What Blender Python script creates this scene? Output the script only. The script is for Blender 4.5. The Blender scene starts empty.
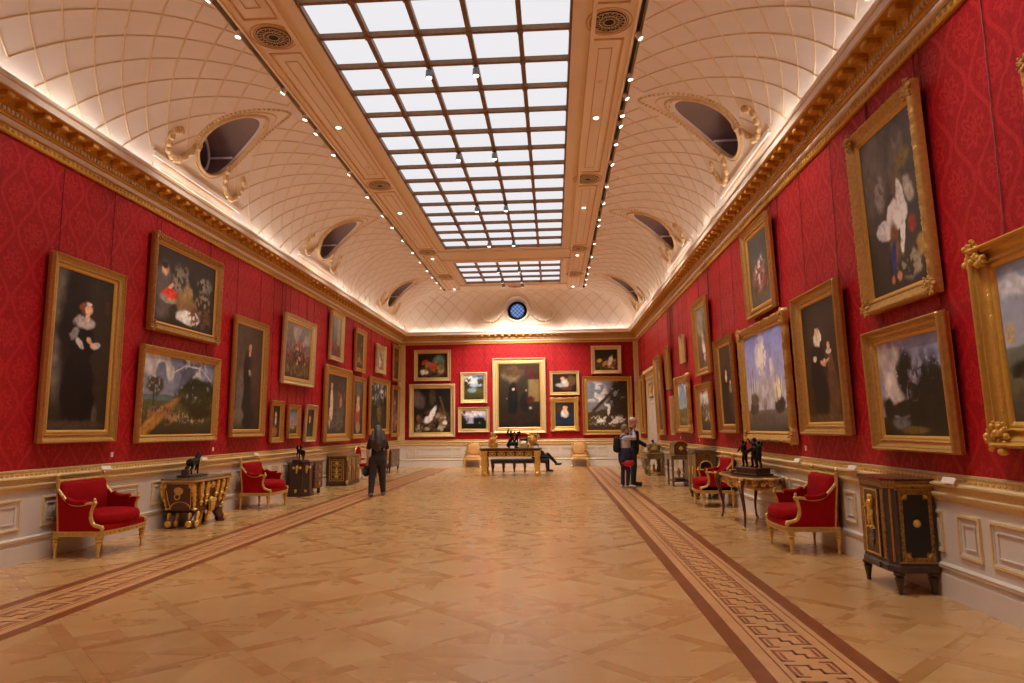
import bpy, math, random
import numpy as np
from math import sin, cos, pi, radians
from mathutils import Vector, Matrix
random.seed(7)
rng = np.random.default_rng(11)
C = bpy.context.scene.collection

# ------------------------------------------------------------------ room size
XL, XR, YN, YF = -6.438, 3.532, -6.0, 28.24     # side walls, wall behind the camera, far wall
CX = (XL + XR) / 2
ZC = 7.2                                        # flat ceiling
FXL, FXR = -4.42, 1.37                          # edges of the flat ceiling
Z0 = 5.60                                       # springing of the cove
EYE = 1.55

# ------------------------------------------------------------------ materials
def srgb(r, g, b):
    f = lambda c: (c / 255 / 12.92) if c / 255 <= 0.04045 else ((c / 255 + 0.055) / 1.055) ** 2.4
    return (f(r), f(g), f(b), 1.0)

class NT:
    def __init__(s, name):
        s.m = bpy.data.materials.new(name); s.m.use_nodes = True
        s.t = s.m.node_tree; s.b = s.t.nodes['Principled BSDF']; s._pos = None
    def node(s, typ, **kw):
        n = s.t.nodes.new(typ)
        for k, v in kw.items():
            if k.startswith('i_'): n.inputs[k[2:].replace('_', ' ')].default_value = v
            else: setattr(n, k, v)
        return n
    def link(s, a, b): s.t.links.new(a, b)
    def pos(s):
        if s._pos is None: s._pos = s.node('ShaderNodeTexCoord').outputs['Object']
        return s._pos
    def xyz(s, v=None):
        n = s.node('ShaderNodeSeparateXYZ'); s.link(v or s.pos(), n.inputs[0]); return n.outputs
    def math(s, op, a, b=None, c=None):
        n = s.node('ShaderNodeMath', operation=op)
        for i, v in enumerate((a, b, c)):
            if v is None: continue
            if isinstance(v, (int, float)): n.inputs[i].default_value = v
            else: s.link(v, n.inputs[i])
        return n.outputs[0]
    def vec(s, x, y, z=0.0):
        n = s.node('ShaderNodeCombineXYZ')
        for i, v in enumerate((x, y, z)):
            if isinstance(v, (int, float)): n.inputs[i].default_value = v
            else: s.link(v, n.inputs[i])
        return n.outputs[0]
    def noise(s, scale, detail=3, v=None, rough=0.55, dist=0.0):
        n = s.node('ShaderNodeTexNoise'); n.inputs['Scale'].default_value = scale
        n.inputs['Detail'].default_value = detail; n.inputs['Roughness'].default_value = rough
        n.inputs['Distortion'].default_value = dist
        s.link(v or s.pos(), n.inputs['Vector']); return n.outputs['Fac']
    def ramp(s, f, stops):
        n = s.node('ShaderNodeValToRGB'); cr = n.color_ramp
        while len(cr.elements) < len(stops): cr.elements.new(0.5)
        for e, (p, c) in zip(cr.elements, stops): e.position = p; e.color = c
        s.link(f, n.inputs[0]); return n.outputs[0]
    def mix(s, f, a, b, blend='MIX'):
        n = s.node('ShaderNodeMix', data_type='RGBA', blend_type=blend)
        for i, v in ((0, f), (6, a), (7, b)):
            if isinstance(v, (int, float, tuple)): n.inputs[i].default_value = v
            else: s.link(v, n.inputs[i])
        return n.outputs[2]
    def bump(s, h, strength=0.3, dist=0.01):
        n = s.node('ShaderNodeBump'); n.inputs['Strength'].default_value = strength
        n.inputs['Distance'].default_value = dist; s.link(h, n.inputs['Height'])
        s.link(n.outputs[0], s.b.inputs['Normal'])
    def base(s, c):
        if isinstance(c, tuple): s.b.inputs['Base Color'].default_value = c
        else: s.link(c, s.b.inputs['Base Color'])
    def set(s, **kw):
        for k, v in kw.items(): s.b.inputs[k.replace('_', ' ')].default_value = v
        return s

def simple(name, col, rough=0.5, metal=0.0, var=0.12, scale=12, bump=0.0, bscale=60, bdist=0.004, **kw):
    t = NT(name); n = t.noise(scale, 4)
    lo = tuple(c * (1 - var) for c in col[:3]) + (1,); hi = tuple(min(1, c * (1 + var)) for c in col[:3]) + (1,)
    t.base(t.ramp(n, [(0.3, lo), (0.7, hi)])); t.set(Roughness=rough, Metallic=metal)
    for k, v in kw.items(): t.b.inputs[k.replace('_', ' ')].default_value = v
    if bump: t.bump(t.noise(bscale, 4), bump, bdist)
    return t.m

def emis(name, col, strength):
    t = NT(name); t.base((0, 0, 0, 1)); t.b.inputs['Emission Color'].default_value = col
    t.b.inputs['Emission Strength'].default_value = strength; t.set(Roughness=0.5); return t.m

M = {}
def gold(name, col, rough, var, bump=0.25, bscale=70, metal=0.75):
    t = NT(name); n = t.noise(26, 4)
    d = tuple(c * (1 - var) for c in col[:3]) + (1,)
    t.base(t.ramp(n, [(0.32, d), (0.6, col)])); t.set(Roughness=rough, Metallic=metal)
    t.bump(t.noise(bscale, 4), bump, 0.004); return t.m
M['gold'] = gold('gilded_wood', srgb(228, 190, 108), 0.38, 0.25, 0.15, metal=0.45)
M['frame'] = gold('gilt_frame', srgb(212, 166, 92), 0.36, 0.18, 0.12, 60, metal=0.45)
M['frame_dark'] = gold('aged_gilt_frame', srgb(186, 134, 70), 0.36, 0.25, 0.12, 60, metal=0.45)
M['frame_pale'] = gold('pale_gilt_frame', srgb(228, 202, 150), 0.42, 0.18, 0.15, 60, metal=0.3)
M['liner'] = gold('bright_gilt_liner', srgb(228, 178, 84), 0.35, 0.12, 0.1, 60, metal=0.4)
M['gold_bright'] = gold('bright_gilt_bronze', srgb(250, 206, 104), 0.3, 0.3, 0.15, 60, metal=0.5)
M['gold_leaf'] = gold('cornice_gilding', srgb(224, 172, 72), 0.42, 0.15, 0.12, 40, metal=0.12)
M['gold_soft'] = gold('dado_gilding', srgb(232, 206, 152), 0.45, 0.10, 0.1, 40, metal=0.1)
M['white'] = simple('painted_white_woodwork', srgb(216, 206, 196), 0.42, var=0.03, scale=3)
M['cornice_white'] = simple('cornice_white', srgb(240, 228, 216), 0.5, var=0.03)
M['plaster'] = simple('cream_plaster', srgb(240, 224, 204), 0.65, var=0.02, scale=1.5)
M['plaster_flat'] = simple('warm_ceiling_plaster', srgb(246, 226, 194), 0.6, var=0.02, scale=1.5)
M['plaster_line'] = simple('ochre_ceiling_line', srgb(222, 172, 102), 0.55, var=0.08)
M['plaster_gilt'] = simple('ochre_gilt_plaster', srgb(232, 200, 146), 0.5, metal=0.05, var=0.12, bump=0.4, bscale=50)
M['rib'] = simple('raised_plaster_rib', srgb(232, 204, 158), 0.6, var=0.03)
M['bars'] = simple('dark_bronze_glazing_bar', srgb(136, 98, 60), 0.5, metal=0.0, var=0.15)
M['black'] = simple('black_metal', srgb(24, 20, 18), 0.45, var=0.1)
M['grey_metal'] = simple('grey_lamp_metal', srgb(120, 122, 124), 0.4, metal=0.5, var=0.1)
M['bronze'] = simple('dark_patinated_bronze', srgb(38, 32, 32), 0.28, metal=0.7, var=0.3, scale=20)
M['ebony'] = simple('ebony_veneer', srgb(66, 52, 44), 0.3, var=0.25, scale=20)
M['walnut'] = simple('brown_veneer', srgb(86, 50, 32), 0.3, var=0.3, scale=14)
M['brown'] = simple('dark_tortoiseshell_veneer', srgb(96, 54, 36), 0.28, var=0.3, scale=30)
M['redstone'] = simple('red_marble_top', srgb(92, 34, 34), 0.18, var=0.3, scale=22)
M['greystone'] = simple('grey_green_marble_top', srgb(120, 112, 92), 0.2, var=0.25, scale=18)
M['redfab'] = simple('red_velvet', srgb(154, 0, 12), 0.75, var=0.08, scale=8, bump=0.08, bscale=200, Specular_IOR_Level=0.15)
M['tapestry'] = simple('gold_silk', srgb(214, 164, 104), 0.6, var=0.2, scale=26)
M['bluefab'] = simple('dark_blue_leather', srgb(36, 46, 54), 0.35, var=0.15)
M['skin'] = simple('skin', srgb(206, 160, 138), 0.5, var=0.05)
M['hair_dark'] = simple('greying_dark_hair', srgb(66, 54, 50), 0.5, var=0.45, scale=60, bump=0.5, bscale=90)
M['hair_grey'] = simple('short_grey_hair', srgb(128, 116, 92), 0.6, var=0.3, scale=60)
M['hair_white'] = simple('thin_white_hair', srgb(214, 196, 188), 0.6, var=0.12, scale=60)
M['black_cloth'] = simple('black_cloth', srgb(20, 19, 22), 0.8, var=0.15)
M['char_cloth'] = simple('charcoal_cloth', srgb(46, 42, 42), 0.8, var=0.15)
M['navy_cloth'] = simple('navy_cloth', srgb(36, 42, 66), 0.8, var=0.15)
M['pale_cloth'] = simple('pale_grey_cloth', srgb(190, 184, 196), 0.8, var=0.06)
M['red_cloth'] = simple('red_cloth', srgb(190, 26, 40), 0.7, var=0.1)
M['shoe_grey'] = simple('grey_shoe', srgb(112, 112, 116), 0.6, var=0.1)
M['shoe_white'] = simple('white_shoe', srgb(214, 212, 212), 0.6, var=0.05)
M['card'] = simple('white_card', srgb(238, 226, 210), 0.6, var=0.02)
M['dark_inside'] = simple('dark_tunnel', srgb(140, 112, 98), 0.6, var=0.1, scale=2)
M['chain'] = simple('dark_picture_chain', srgb(96, 8, 16), 0.6, metal=0.0, var=0.3)

def damask(name, axis):
    t = NT(name); p = t.xyz(); u = p[axis]; z = p[2]
    U = t.math('MULTIPLY', u, 1 / 0.56); V = t.math('MULTIPLY', z, 1 / 0.84)
    warp = t.noise(9, 2); wv = t.math('MULTIPLY', t.math('SUBTRACT', warp, 0.5), 0.10)
    U = t.math('ADD', U, wv); V = t.math('ADD', V, wv)
    sw = t.math('MULTIPLY', t.math('SINE', t.math('MULTIPLY', V, 2 * pi)), 0.20)
    def line(off, sgn, w):
        a = t.math('ADD', t.math('ADD', U, off), t.math('MULTIPLY', sw, sgn))
        f = t.math('ABSOLUTE', t.math('SUBTRACT', t.math('FRACT', a), 0.5))
        return t.math('LESS_THAN', f, w)
    l1 = line(0.25, 1, 0.045); l2 = line(-0.25, -1, 0.045)
    lines = t.math('MAXIMUM', l1, l2)
    # flower medallions in the centre of every ogee
    def flower(ou, ov):
        fu = t.math('SUBTRACT', t.math('FRACT', t.math('ADD', U, ou)), 0.5)
        fv = t.math('MULTIPLY', t.math('SUBTRACT', t.math('FRACT', t.math('ADD', V, ov)), 0.5), 1.35)
        r = t.math('SQRT', t.math('ADD', t.math('MULTIPLY', fu, fu), t.math('MULTIPLY', fv, fv)))
        an = t.math('ARCTAN2', fv, fu)
        pet = t.math('MULTIPLY', t.math('SINE', t.math('MULTIPLY', an, 8.0)), 0.05)
        rr = t.math('ADD', r, pet)
        ring = t.math('MULTIPLY', t.math('LESS_THAN', rr, 0.25), t.math('GREATER_THAN', rr, 0.17))
        core = t.math('LESS_THAN', rr, 0.10)
        return t.math('MAXIMUM', ring, core)
    pat = t.math('MAXIMUM', lines, t.math('MAXIMUM', flower(0.0, 0.25), flower(0.5, 0.75)))
    leaf = t.node('ShaderNodeTexVoronoi', feature='DISTANCE_TO_EDGE'); leaf.inputs['Scale'].default_value = 21
    mp = t.node('ShaderNodeMapping'); t.link(t.pos(), mp.inputs[0]); mp.inputs['Scale'].default_value = (1, 1, 0.7)
    nz = t.node('ShaderNodeTexNoise'); nz.inputs['Scale'].default_value = 8; t.link(t.pos(), nz.inputs['Vector'])
    mv = t.node('ShaderNodeVectorMath', operation='MULTIPLY_ADD'); t.link(nz.outputs['Color'], mv.inputs[0])
    mv.inputs[1].default_value = (0.22, 0.22, 0.22); t.link(mp.outputs[0], mv.inputs[2]); t.link(mv.outputs[0], leaf.inputs['Vector'])
    lf = t.math('LESS_THAN', leaf.outputs['Distance'], 0.07)
    mask = t.math('ADD', t.math('MULTIPLY', pat, 0.48), t.math('MULTIPLY', lf, 0.36))
    big = t.noise(0.7, 2)
    c0 = t.mix(big, srgb(152, 0, 10), srgb(160, 0, 14)); c1 = t.mix(big, srgb(190, 22, 30), srgb(198, 34, 38))
    col = t.mix(mask, c0, c1)
    # seams between the fabric widths
    sm = t.math('LESS_THAN', t.math('ABSOLUTE', t.math('SUBTRACT', t.math('FRACT', t.math('MULTIPLY', u, 1 / 1.12)), 0.5)), 0.006)
    col = t.mix(t.math('MULTIPLY', sm, 0.45), col, srgb(96, 4, 14)); t.base(col)
    t.link(t.math('SUBTRACT', 0.62, t.math('MULTIPLY', mask, 0.22)), t.b.inputs['Roughness'])
    t.set(Specular_IOR_Level=0.35)
    t.bump(mask, 0.12, 0.002); return t.m
M['damask_y'] = damask('red_damask_side', 1); M['damask_x'] = damask('red_damask_end', 0)

def parquet():
    t = NT('oak_parquet'); p = t.xyz()
    k = 1 / math.sqrt(2)
    s = t.math('MULTIPLY', t.math('ADD', p[0], p[1]), k); d = t.math('MULTIPLY', t.math('SUBTRACT', p[1], p[0]), k)
    Mo = 0.85
    S = t.math('MULTIPLY', t.math('SUBTRACT', s, 0.955), 1 / Mo); D = t.math('MULTIPLY', t.math('SUBTRACT', d, 1.62), 1 / Mo)
    fS = t.math('FRACT', S); fD = t.math('FRACT', D)
    def edge(f, w): return t.math('LESS_THAN', f, w)
    bandS = edge(fS, 0.13); bandD = edge(fD, 0.13)
    band = t.math('MAXIMUM', bandS, bandD)
    # every panel is four squares of planks, laid alternately along and across
    S2 = t.math('MULTIPLY', S, 2.0); D2 = t.math('MULTIPLY', D, 2.0)
    cS = t.math('FLOOR', S2); cD = t.math('FLOOR', D2)
    par = t.math('FLOORED_MODULO', t.math('ADD', cS, cD), 2.0)
    tri = t.math('GREATER_THAN', t.math('ADD', t.math('FRACT', S2), t.math('FRACT', D2)), 1.0)
    wn = t.node('ShaderNodeTexWhiteNoise', noise_dimensions='3D'); t.link(t.vec(cS, cD, tri), wn.inputs['Vector'])
    rnd = wn.outputs['Value']
    across = t.math('ADD', t.math('MULTIPLY', par, p[1]), t.math('MULTIPLY', t.math('SUBTRACT', 1.0, par), p[0]))
    pl = t.math('MULTIPLY', across, 1 / 0.10)
    wp = t.node('ShaderNodeTexWhiteNoise', noise_dimensions='2D')
    t.link(t.vec(t.math('FLOOR', pl), t.math('ADD', t.math('MULTIPLY', cS, 7.1), cD)), wp.inputs['Vector'])
    wb = t.node('ShaderNodeTexWhiteNoise', noise_dimensions='3D')
    t.link(t.vec(t.math('FLOOR', t.math('MULTIPLY', s, 1 / 0.2125)), t.math('FLOOR', t.math('MULTIPLY', d, 1 / 0.2125)), bandS), wb.inputs['Vector'])
    tone = t.math('ADD', t.math('MULTIPLY', rnd, 0.40), t.math('ADD', 0.18, t.math('MULTIPLY', wp.outputs['Value'], 0.34)))
    tone = t.math('ADD', t.math('MULTIPLY', t.math('SUBTRACT', 1.0, band), tone), t.math('MULTIPLY', band, t.math('SUBTRACT', t.math('MULTIPLY', wb.outputs['Value'], 0.7), 0.05)))
    g = t.node('ShaderNodeTexNoise'); g.inputs['Scale'].default_value = 1; g.inputs['Detail'].default_value = 4
    t.link(t.vec(t.math('MULTIPLY', p[0], 5.0), t.math('MULTIPLY', p[1], 22.0)), g.inputs['Vector'])
    tone = t.math('ADD', tone, t.math('MULTIPLY', t.math('SUBTRACT', g.outputs['Fac'], 0.5), 0.25))
    col = t.ramp(tone, [(0.0, srgb(184, 132, 76)), (0.45, srgb(200, 154, 98)), (1.0, srgb(214, 174, 120))])
    def crack(f, c, w):
        x = t.math('ABSOLUTE', t.math('SUBTRACT', f, c)); return t.math('LESS_THAN', x, w)
    ln = t.math('MAXIMUM', t.math('MAXIMUM', crack(fS, 0.13, 0.006), crack(fD, 0.13, 0.006)),
                t.math('MAXIMUM', crack(t.math('ABSOLUTE', t.math('SUBTRACT', fS, 0.5)), 0.5, 0.006), crack(t.math('ABSOLUTE', t.math('SUBTRACT', fD, 0.5)), 0.5, 0.006)))
    col = t.mix(t.math('MULTIPLY', ln, 0.35), col, srgb(140, 92, 52))
    big = t.noise(0.5, 2); col = t.mix(t.math('MULTIPLY', big, 0.25), col, srgb(190, 132, 84)); t.base(col)
    rg = t.math('ADD', 0.22, t.math('MULTIPLY', tone, 0.14)); t.link(rg, t.b.inputs['Roughness'])
    # each board lies at its own minute tilt
    cmb = t.vec(t.math('MULTIPLY', t.math('SUBTRACT', rnd, 0.5), 0.012), t.math('MULTIPLY', t.math('SUBTRACT', wp.outputs['Value'], 0.5), 0.012), 1.0)
    nn = t.node('ShaderNodeVectorMath', operation='NORMALIZE'); t.link(cmb, nn.inputs[0]); t.link(nn.outputs[0], t.b.inputs['Normal'])
    t.set(Specular_IOR_Level=0.5, Coat_Weight=0.5, Coat_Roughness=0.2); return t.m
M['parquet'] = parquet()
M['band_dark'] = simple('dark_inlaid_band', srgb(132, 76, 44), 0.28, var=0.2, scale=6)
M['band_light'] = simple('light_inlaid_band', srgb(204, 152, 102), 0.3, var=0.08, scale=6)
M['key_red'] = simple('mahogany_inlay', srgb(144, 84, 58), 0.28, var=0.15, scale=10)

def boulle(name, dark, brass, scale=16, th=0.05):
    t = NT(name); n = t.noise(scale, 3, dist=1.6)
    f = t.math('ABSOLUTE', t.math('SUBTRACT', n, 0.5)); m = t.math('LESS_THAN', f, th)
    t.base(t.mix(m, dark, brass)); t.set(Roughness=0.28)
    t.link(t.math('MULTIPLY', m, 0.8), t.b.inputs['Metallic']); return t.m
M['boulle'] = boulle('brass_and_tortoiseshell_marquetry', srgb(62, 42, 32), srgb(150, 112, 64), 30, 0.035)
M['boulle_gold'] = boulle('dense_brass_marquetry', srgb(84, 60, 36), srgb(176, 136, 70), 34, 0.07)
M['boulle_grey'] = boulle('olive_brass_marquetry', srgb(84, 72, 50), srgb(150, 132, 92), 26, 0.08)
M['marquetry'] = boulle('warm_wood_marquetry', srgb(120, 74, 44), srgb(196, 140, 78), 14, 0.07)

SKY = 1.0
M['sky_glass'] = emis('lit_diffusing_glass', (0.97, 0.965, 1.0, 1), 0.86 * SKY)
M['blue_glass'] = emis('blue_evening_glass', (0.25, 0.42, 0.95, 1), 0.75)
M['led'] = emis('cove_led_strip', (1.0, 0.95, 0.98, 1), 9.5)
M['lamp'] = emis('lamp_lens', (1.0, 0.9, 0.75, 1), 9.0)

# ------------------------------------------------------------------ mesh tools
class MB:
    def __init__(s): s.v = []; s.f = []; s.n = 0
    def add(s, vs, fs):
        o = s.n; s.v.extend([tuple(map(float, q)) for q in vs]); s.n += len(vs)
        s.f.extend([tuple(o + i for i in f) for f in fs]); return s
    def box(s, x0, x1, y0, y1, z0, z1):
        return s.add([(x0, y0, z0), (x1, y0, z0), (x1, y1, z0), (x0, y1, z0), (x0, y0, z1), (x1, y0, z1), (x1, y1, z1), (x0, y1, z1)],
                     [(0, 3, 2, 1), (4, 5, 6, 7), (0, 1, 5, 4), (1, 2, 6, 5), (2, 3, 7, 6), (3, 0, 4, 7)])
    def cbox(s, cx, cy, cz, sx, sy, sz): return s.box(cx - sx / 2, cx + sx / 2, cy - sy / 2, cy + sy / 2, cz - sz / 2, cz + sz / 2)
    def bevbox(s, x0, x1, y0, y1, z0, z1, b=0.01):
        # box whose horizontal outline shrinks by b at top and bottom and has cut corners
        ring = lambda i, z: [(x0 + i + b, y0 + i, z), (x1 - i - b, y0 + i, z), (x1 - i, y0 + i + b, z), (x1 - i, y1 - i - b, z), (x1 - i - b, y1 - i, z), (x0 + i + b, y1 - i, z), (x0 + i, y1 - i - b, z), (x0 + i, y0 + i + b, z)]
        return s.loft([ring(b, z0), ring(0, z0 + b), ring(0, z1 - b), ring(b, z1)])
    def loft(s, rings, cap=True, close=True):
        n = len(rings[0]); vs = [p for r in rings for p in r]; fs = []
        for k in range(len(rings) - 1):
            for i in range(n if close else n - 1):
                j = (i + 1) % n; fs.append((k * n + i, k * n + j, (k + 1) * n + j, (k + 1) * n + i))
        if cap and close:
            fs.append(tuple(range(n - 1, -1, -1))); fs.append(tuple((len(rings) - 1) * n + i for i in range(n)))
        return s.add(vs, fs)
    def prism(s, poly, z0, z1): return s.loft([[(x, y, z0) for x, y in poly], [(x, y, z1) for x, y in poly]])
    def tube(s, pts, r, n=8, cap=True):
        pts = [Vector(p) for p in pts]
        if isinstance(r, (int, float)): r = [r] * len(pts)
        rings = []; up = None
        for i, p in enumerate(pts):
            a = pts[max(0, i - 1)]; b = pts[min(len(pts) - 1, i + 1)]; t = (b - a)
            if t.length < 1e-9: t = Vector((0, 0, 1))
            t.normalize()
            if up is None:
                up = Vector((0, 0, 1)) if abs(t.z) < 0.9 else Vector((1, 0, 0))
            u = up - t * up.dot(t)
            if u.length < 1e-6: u = Vector((1, 0, 0)) - t * t.x
            u.normalize(); up = u; w = t.cross(u)
            rings.append([p + (u * cos(2 * pi * k / n) + w * sin(2 * pi * k / n)) * r[i] for k in range(n)])
        return s.loft([[tuple(q) for q in rg] for rg in rings], cap=cap)
    def lathe(s, prof, n=16, c=(0, 0, 0), sx=1, sy=1):
        return s.loft([[(c[0] + r * sx * cos(2 * pi * k / n), c[1] + r * sy * sin(2 * pi * k / n), c[2] + z) for k in range(n)] for r, z in prof])
    def ball(s, c, r, n=10, m=6, e=1.0, rot=None):
        if isinstance(r, (int, float)): r = (r, r, r)
        sg = lambda x: math.copysign(abs(x) ** e, x)
        rings = []
        for j in range(m + 1):
            ph = -pi / 2 + pi * (0.02 + 0.96 * j / m); ring = []
            for k in range(n):
                th = 2 * pi * k / n
                q = Vector((sg(cos(ph)) * sg(cos(th)) * r[0], sg(cos(ph)) * sg(sin(th)) * r[1], sg(sin(ph)) * r[2]))
                if rot: q = rot @ q
                ring.append((c[0] + q.x, c[1] + q.y, c[2] + q.z))
            rings.append(ring)
        return s.loft(rings)
    def limb(s, pts, r, n=10):
        """tapered limb with round ends"""
        if isinstance(r, (int, float)): r = [r] * len(pts)
        pts = [Vector(p) for p in pts]
        a = (pts[1] - pts[0]).normalized(); b = (pts[-1] - pts[-2]).normalized()
        P = [pts[0] - a * r[0] * 0.92, pts[0] - a * r[0] * 0.6]; R = [r[0] * 0.25, r[0] * 0.78]
        for i in range(len(pts)):
            P.append(pts[i]); R.append(r[i])
            if i < len(pts) - 1:
                for f in (0.33, 0.66): P.append(pts[i].lerp(pts[i + 1], f)); R.append(r[i] + (r[i + 1] - r[i]) * f)
        P += [pts[-1] + b * r[-1] * 0.6, pts[-1] + b * r[-1] * 0.92]; R += [r[-1] * 0.78, r[-1] * 0.25]
        return s.tube(P, R, n)
    def xform(s, mtx):
        s.v = [tuple(mtx @ Vector(q)) for q in s.v]; return s
    def build(s, name, mat, parent=None, smooth=True, ang=0.7, **props):
        me = bpy.data.meshes.new(name); me.from_pydata(s.v, [], s.f); me.update()
        if smooth:
            me.polygons.foreach_set('use_smooth', [True] * len(me.polygons))
            try: me.set_sharp_from_angle(angle=ang)
            except Exception: pass
        me.materials.append(M[mat] if isinstance(mat, str) else mat)
        o = bpy.data.objects.new(name, me); C.objects.link(o)
        if parent: o.parent = parent
        for k, v in props.items(): o[k] = v
        return o

def struct(mb, name, mat, parent=None, **kw):
    o = mb.build(name, mat, parent, **kw)
    if not parent: o['kind'] = 'structure'
    return o
def thing(name, label, cat, loc=(0, 0, 0), rz=0.0, group=None):
    o = bpy.data.objects.new(name, None); C.objects.link(o); o.empty_display_size = 0.1
    o.location = loc; o.rotation_euler = (0, 0, rz); o['label'] = label; o['category'] = cat
    if group: o['group'] = group
    return o
def copy_tree(o, parent=None):
    c = o.copy(); C.objects.link(c); c.parent = parent
    for ch in list(o.children): copy_tree(ch, c)
    return c
def solid(name, mb, mat, parent, voxel=0.01, smooth=2):
    """fuse overlapping closed shapes into one continuous skin"""
    o = mb.build(name, mat, parent)
    m = o.modifiers.new('r', 'REMESH'); m.mode = 'VOXEL'; m.voxel_size = voxel; m.use_smooth_shade = True
    if smooth:
        k = o.modifiers.new('s', 'SMOOTH'); k.iterations = smooth; k.factor = 0.5
    bpy.context.view_layer.update()
    dg = bpy.context.evaluated_depsgraph_get(); me = bpy.data.meshes.new_from_object(o.evaluated_get(dg))
    old = o.data; o.modifiers.clear(); o.data = me; bpy.data.meshes.remove(old); me.name = name
    me.polygons.foreach_set('use_smooth', [True] * len(me.polygons))
    if not me.materials: me.materials.append(M[mat])
    return o
def spiral(c, r0, r1, turns, a0, plane='xz', n=22, sgn=1):
    out = []
    for i in range(n + 1):
        f = i / n; r = r0 + (r1 - r0) * f; a = a0 + sgn * f * turns * 2 * pi
        u, v = r * cos(a), r * sin(a)
        out.append((c[0] + u, c[1], c[2] + v) if plane == 'xz' else ((c[0], c[1] + u, c[2] + v) if plane == 'yz' else (c[0] + u, c[1] + v, c[2])))
    return out
def bez(pts, n=8):
    """Catmull-Rom through points"""
    P = [Vector(p) for p in pts]; P = [P[0] * 2 - P[1]] + P + [P[-1] * 2 - P[-2]]; out = []
    for i in range(1, len(P) - 2):
        for k in range(n):
            t = k / n; a, b, c, d = P[i - 1], P[i], P[i + 1], P[i + 2]
            out.append(0.5 * ((2 * b) + (c - a) * t + (2 * a - 5 * b + 4 * c - d) * t * t + (3 * b - a - 3 * c + d) * t ** 3))
    out.append(P[-2]); return [tuple(q) for q in out]

# ------------------------------------------------------------------ shell
b = MB(); b.box(XL - 0.2, XR + 0.2, YN - 0.2, YF + 0.2, -0.2, 0); struct(b, 'floor', 'parquet', smooth=False)
OCY = [-0.9, 5.2, 11.25, 17.35, 24.75]
W = 0.25
b = MB(); b.box(XL - W, XL, YN - W, YF + W, 0, Z0 + 0.02); struct(b, 'wall_left', 'damask_y', smooth=False)
# right wall with the doorway cut out
DY0, DY1, DZ = 23.25, 25.45, 3.30
b = MB(); b.box(XR, XR + W, YN - W, DY0, 0, Z0 + 0.02); b.box(XR, XR + W, DY1, YF + W, 0, Z0 + 0.02); b.box(XR, XR + W, DY0, DY1, DZ, Z0 + 0.02)
struct(b, 'wall_right', 'damask_y', smooth=False)
b = MB(); b.box(XL, XR, YF, YF + W, 0, Z0 + 0.02); struct(b, 'wall_far', 'damask_x', smooth=False)
b = MB(); b.box(XL, XR, YN - W, YN, 0, Z0 + 0.02); struct(b, 'wall_back', 'damask_x', smooth=False)

# coved ceiling ------------------------------------------------------
CO = 0.20
AL = FXL - (XL + CO); AR = (XR - CO) - FXR; B = ZC - Z0; AE = 0.86
EF0, EN0 = YF - CO, YN + CO
def prof(i, n, side):      # point on the side cove at parameter i/n from springing to flat
    th = (pi / 2) * i / n; z = Z0 + B * sin(th)
    x = (FXL - AL * cos(th)) if side < 0 else (FXR + AR * cos(th)); return x, z
def yend(z):
    s = min(1, max(0, (z - Z0) / B)); c = math.sqrt(max(0, 1 - s * s))
    return EF0 - AE * (1 - c), EN0 + AE * (1 - c)
ORY, ORZ, OZC = 0.54, 0.47, 6.61
NT_, NY = 72, 0
def arc_table(side):
    n = 400; s = [0.0]; A = AL if side < 0 else AR
    pts = [(A * cos(pi / 2 * i / n), B * sin(pi / 2 * i / n)) for i in range(n + 1)]
    for i in range(n): s.append(s[-1] + math.hypot(pts[i + 1][0] - pts[i][0], pts[i + 1][1] - pts[i][1]))
    return s
ARC = {-1: arc_table(-1), 1: arc_table(1)}
def theta_at(side, s):
    T = ARC[side]; s = min(max(s, 0), T[-1] - 1e-9); lo, hi = 0, len(T) - 1
    while hi - lo > 1:
        m = (lo + hi) // 2
        if T[m] <= s: lo = m
        else: hi = m
    return (lo + (s - T[lo]) / (T[lo + 1] - T[lo])) / 400
def cpt(side, s, y, lift=0.0):
    f = theta_at(side, s); th = pi / 2 * f; A = AL if side < 0 else AR
    z = Z0 + B * sin(th); x = (FXL - A * cos(th)) if side < 0 else (FXR + A * cos(th))
    nx, nz = (cos(th) / A, sin(th) / B); l = math.hypot(nx, nz); nx /= l; nz /= l
    x -= (-nx if side < 0 else nx) * lift; z -= nz * lift
    return x, y, z
ys = [y for y in np.arange(YN + CO, YF - CO + 0.001, 0.055)]
mb = MB()
for side in (-1, 1):
    n = 56; vs = []; fs = []; S = ARC[side][-1]
    for i in range(n + 1):
        for y in ys:
            x, _, z = cpt(side, S * i / n, 0); a, c = yend(z); vs.append((x, min(a, max(c, y)), z))
    m = len(ys)
    for i in range(n):
        for j in range(m - 1):
            q = [i * m + j, i * m + j + 1, (i + 1) * m + j + 1, (i + 1) * m + j]
            cy = sum(vs[k][1] for k in q) / 4; cz = sum(vs[k][2] for k in q) / 4
            if any(((cy - oy) / ORY) ** 2 + ((cz - OZC) / ORZ) ** 2 < 1 for oy in OCY): continue
            fs.append(tuple(q) if side > 0 else tuple(q[::-1]))
    mb.add(vs, fs)
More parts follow.
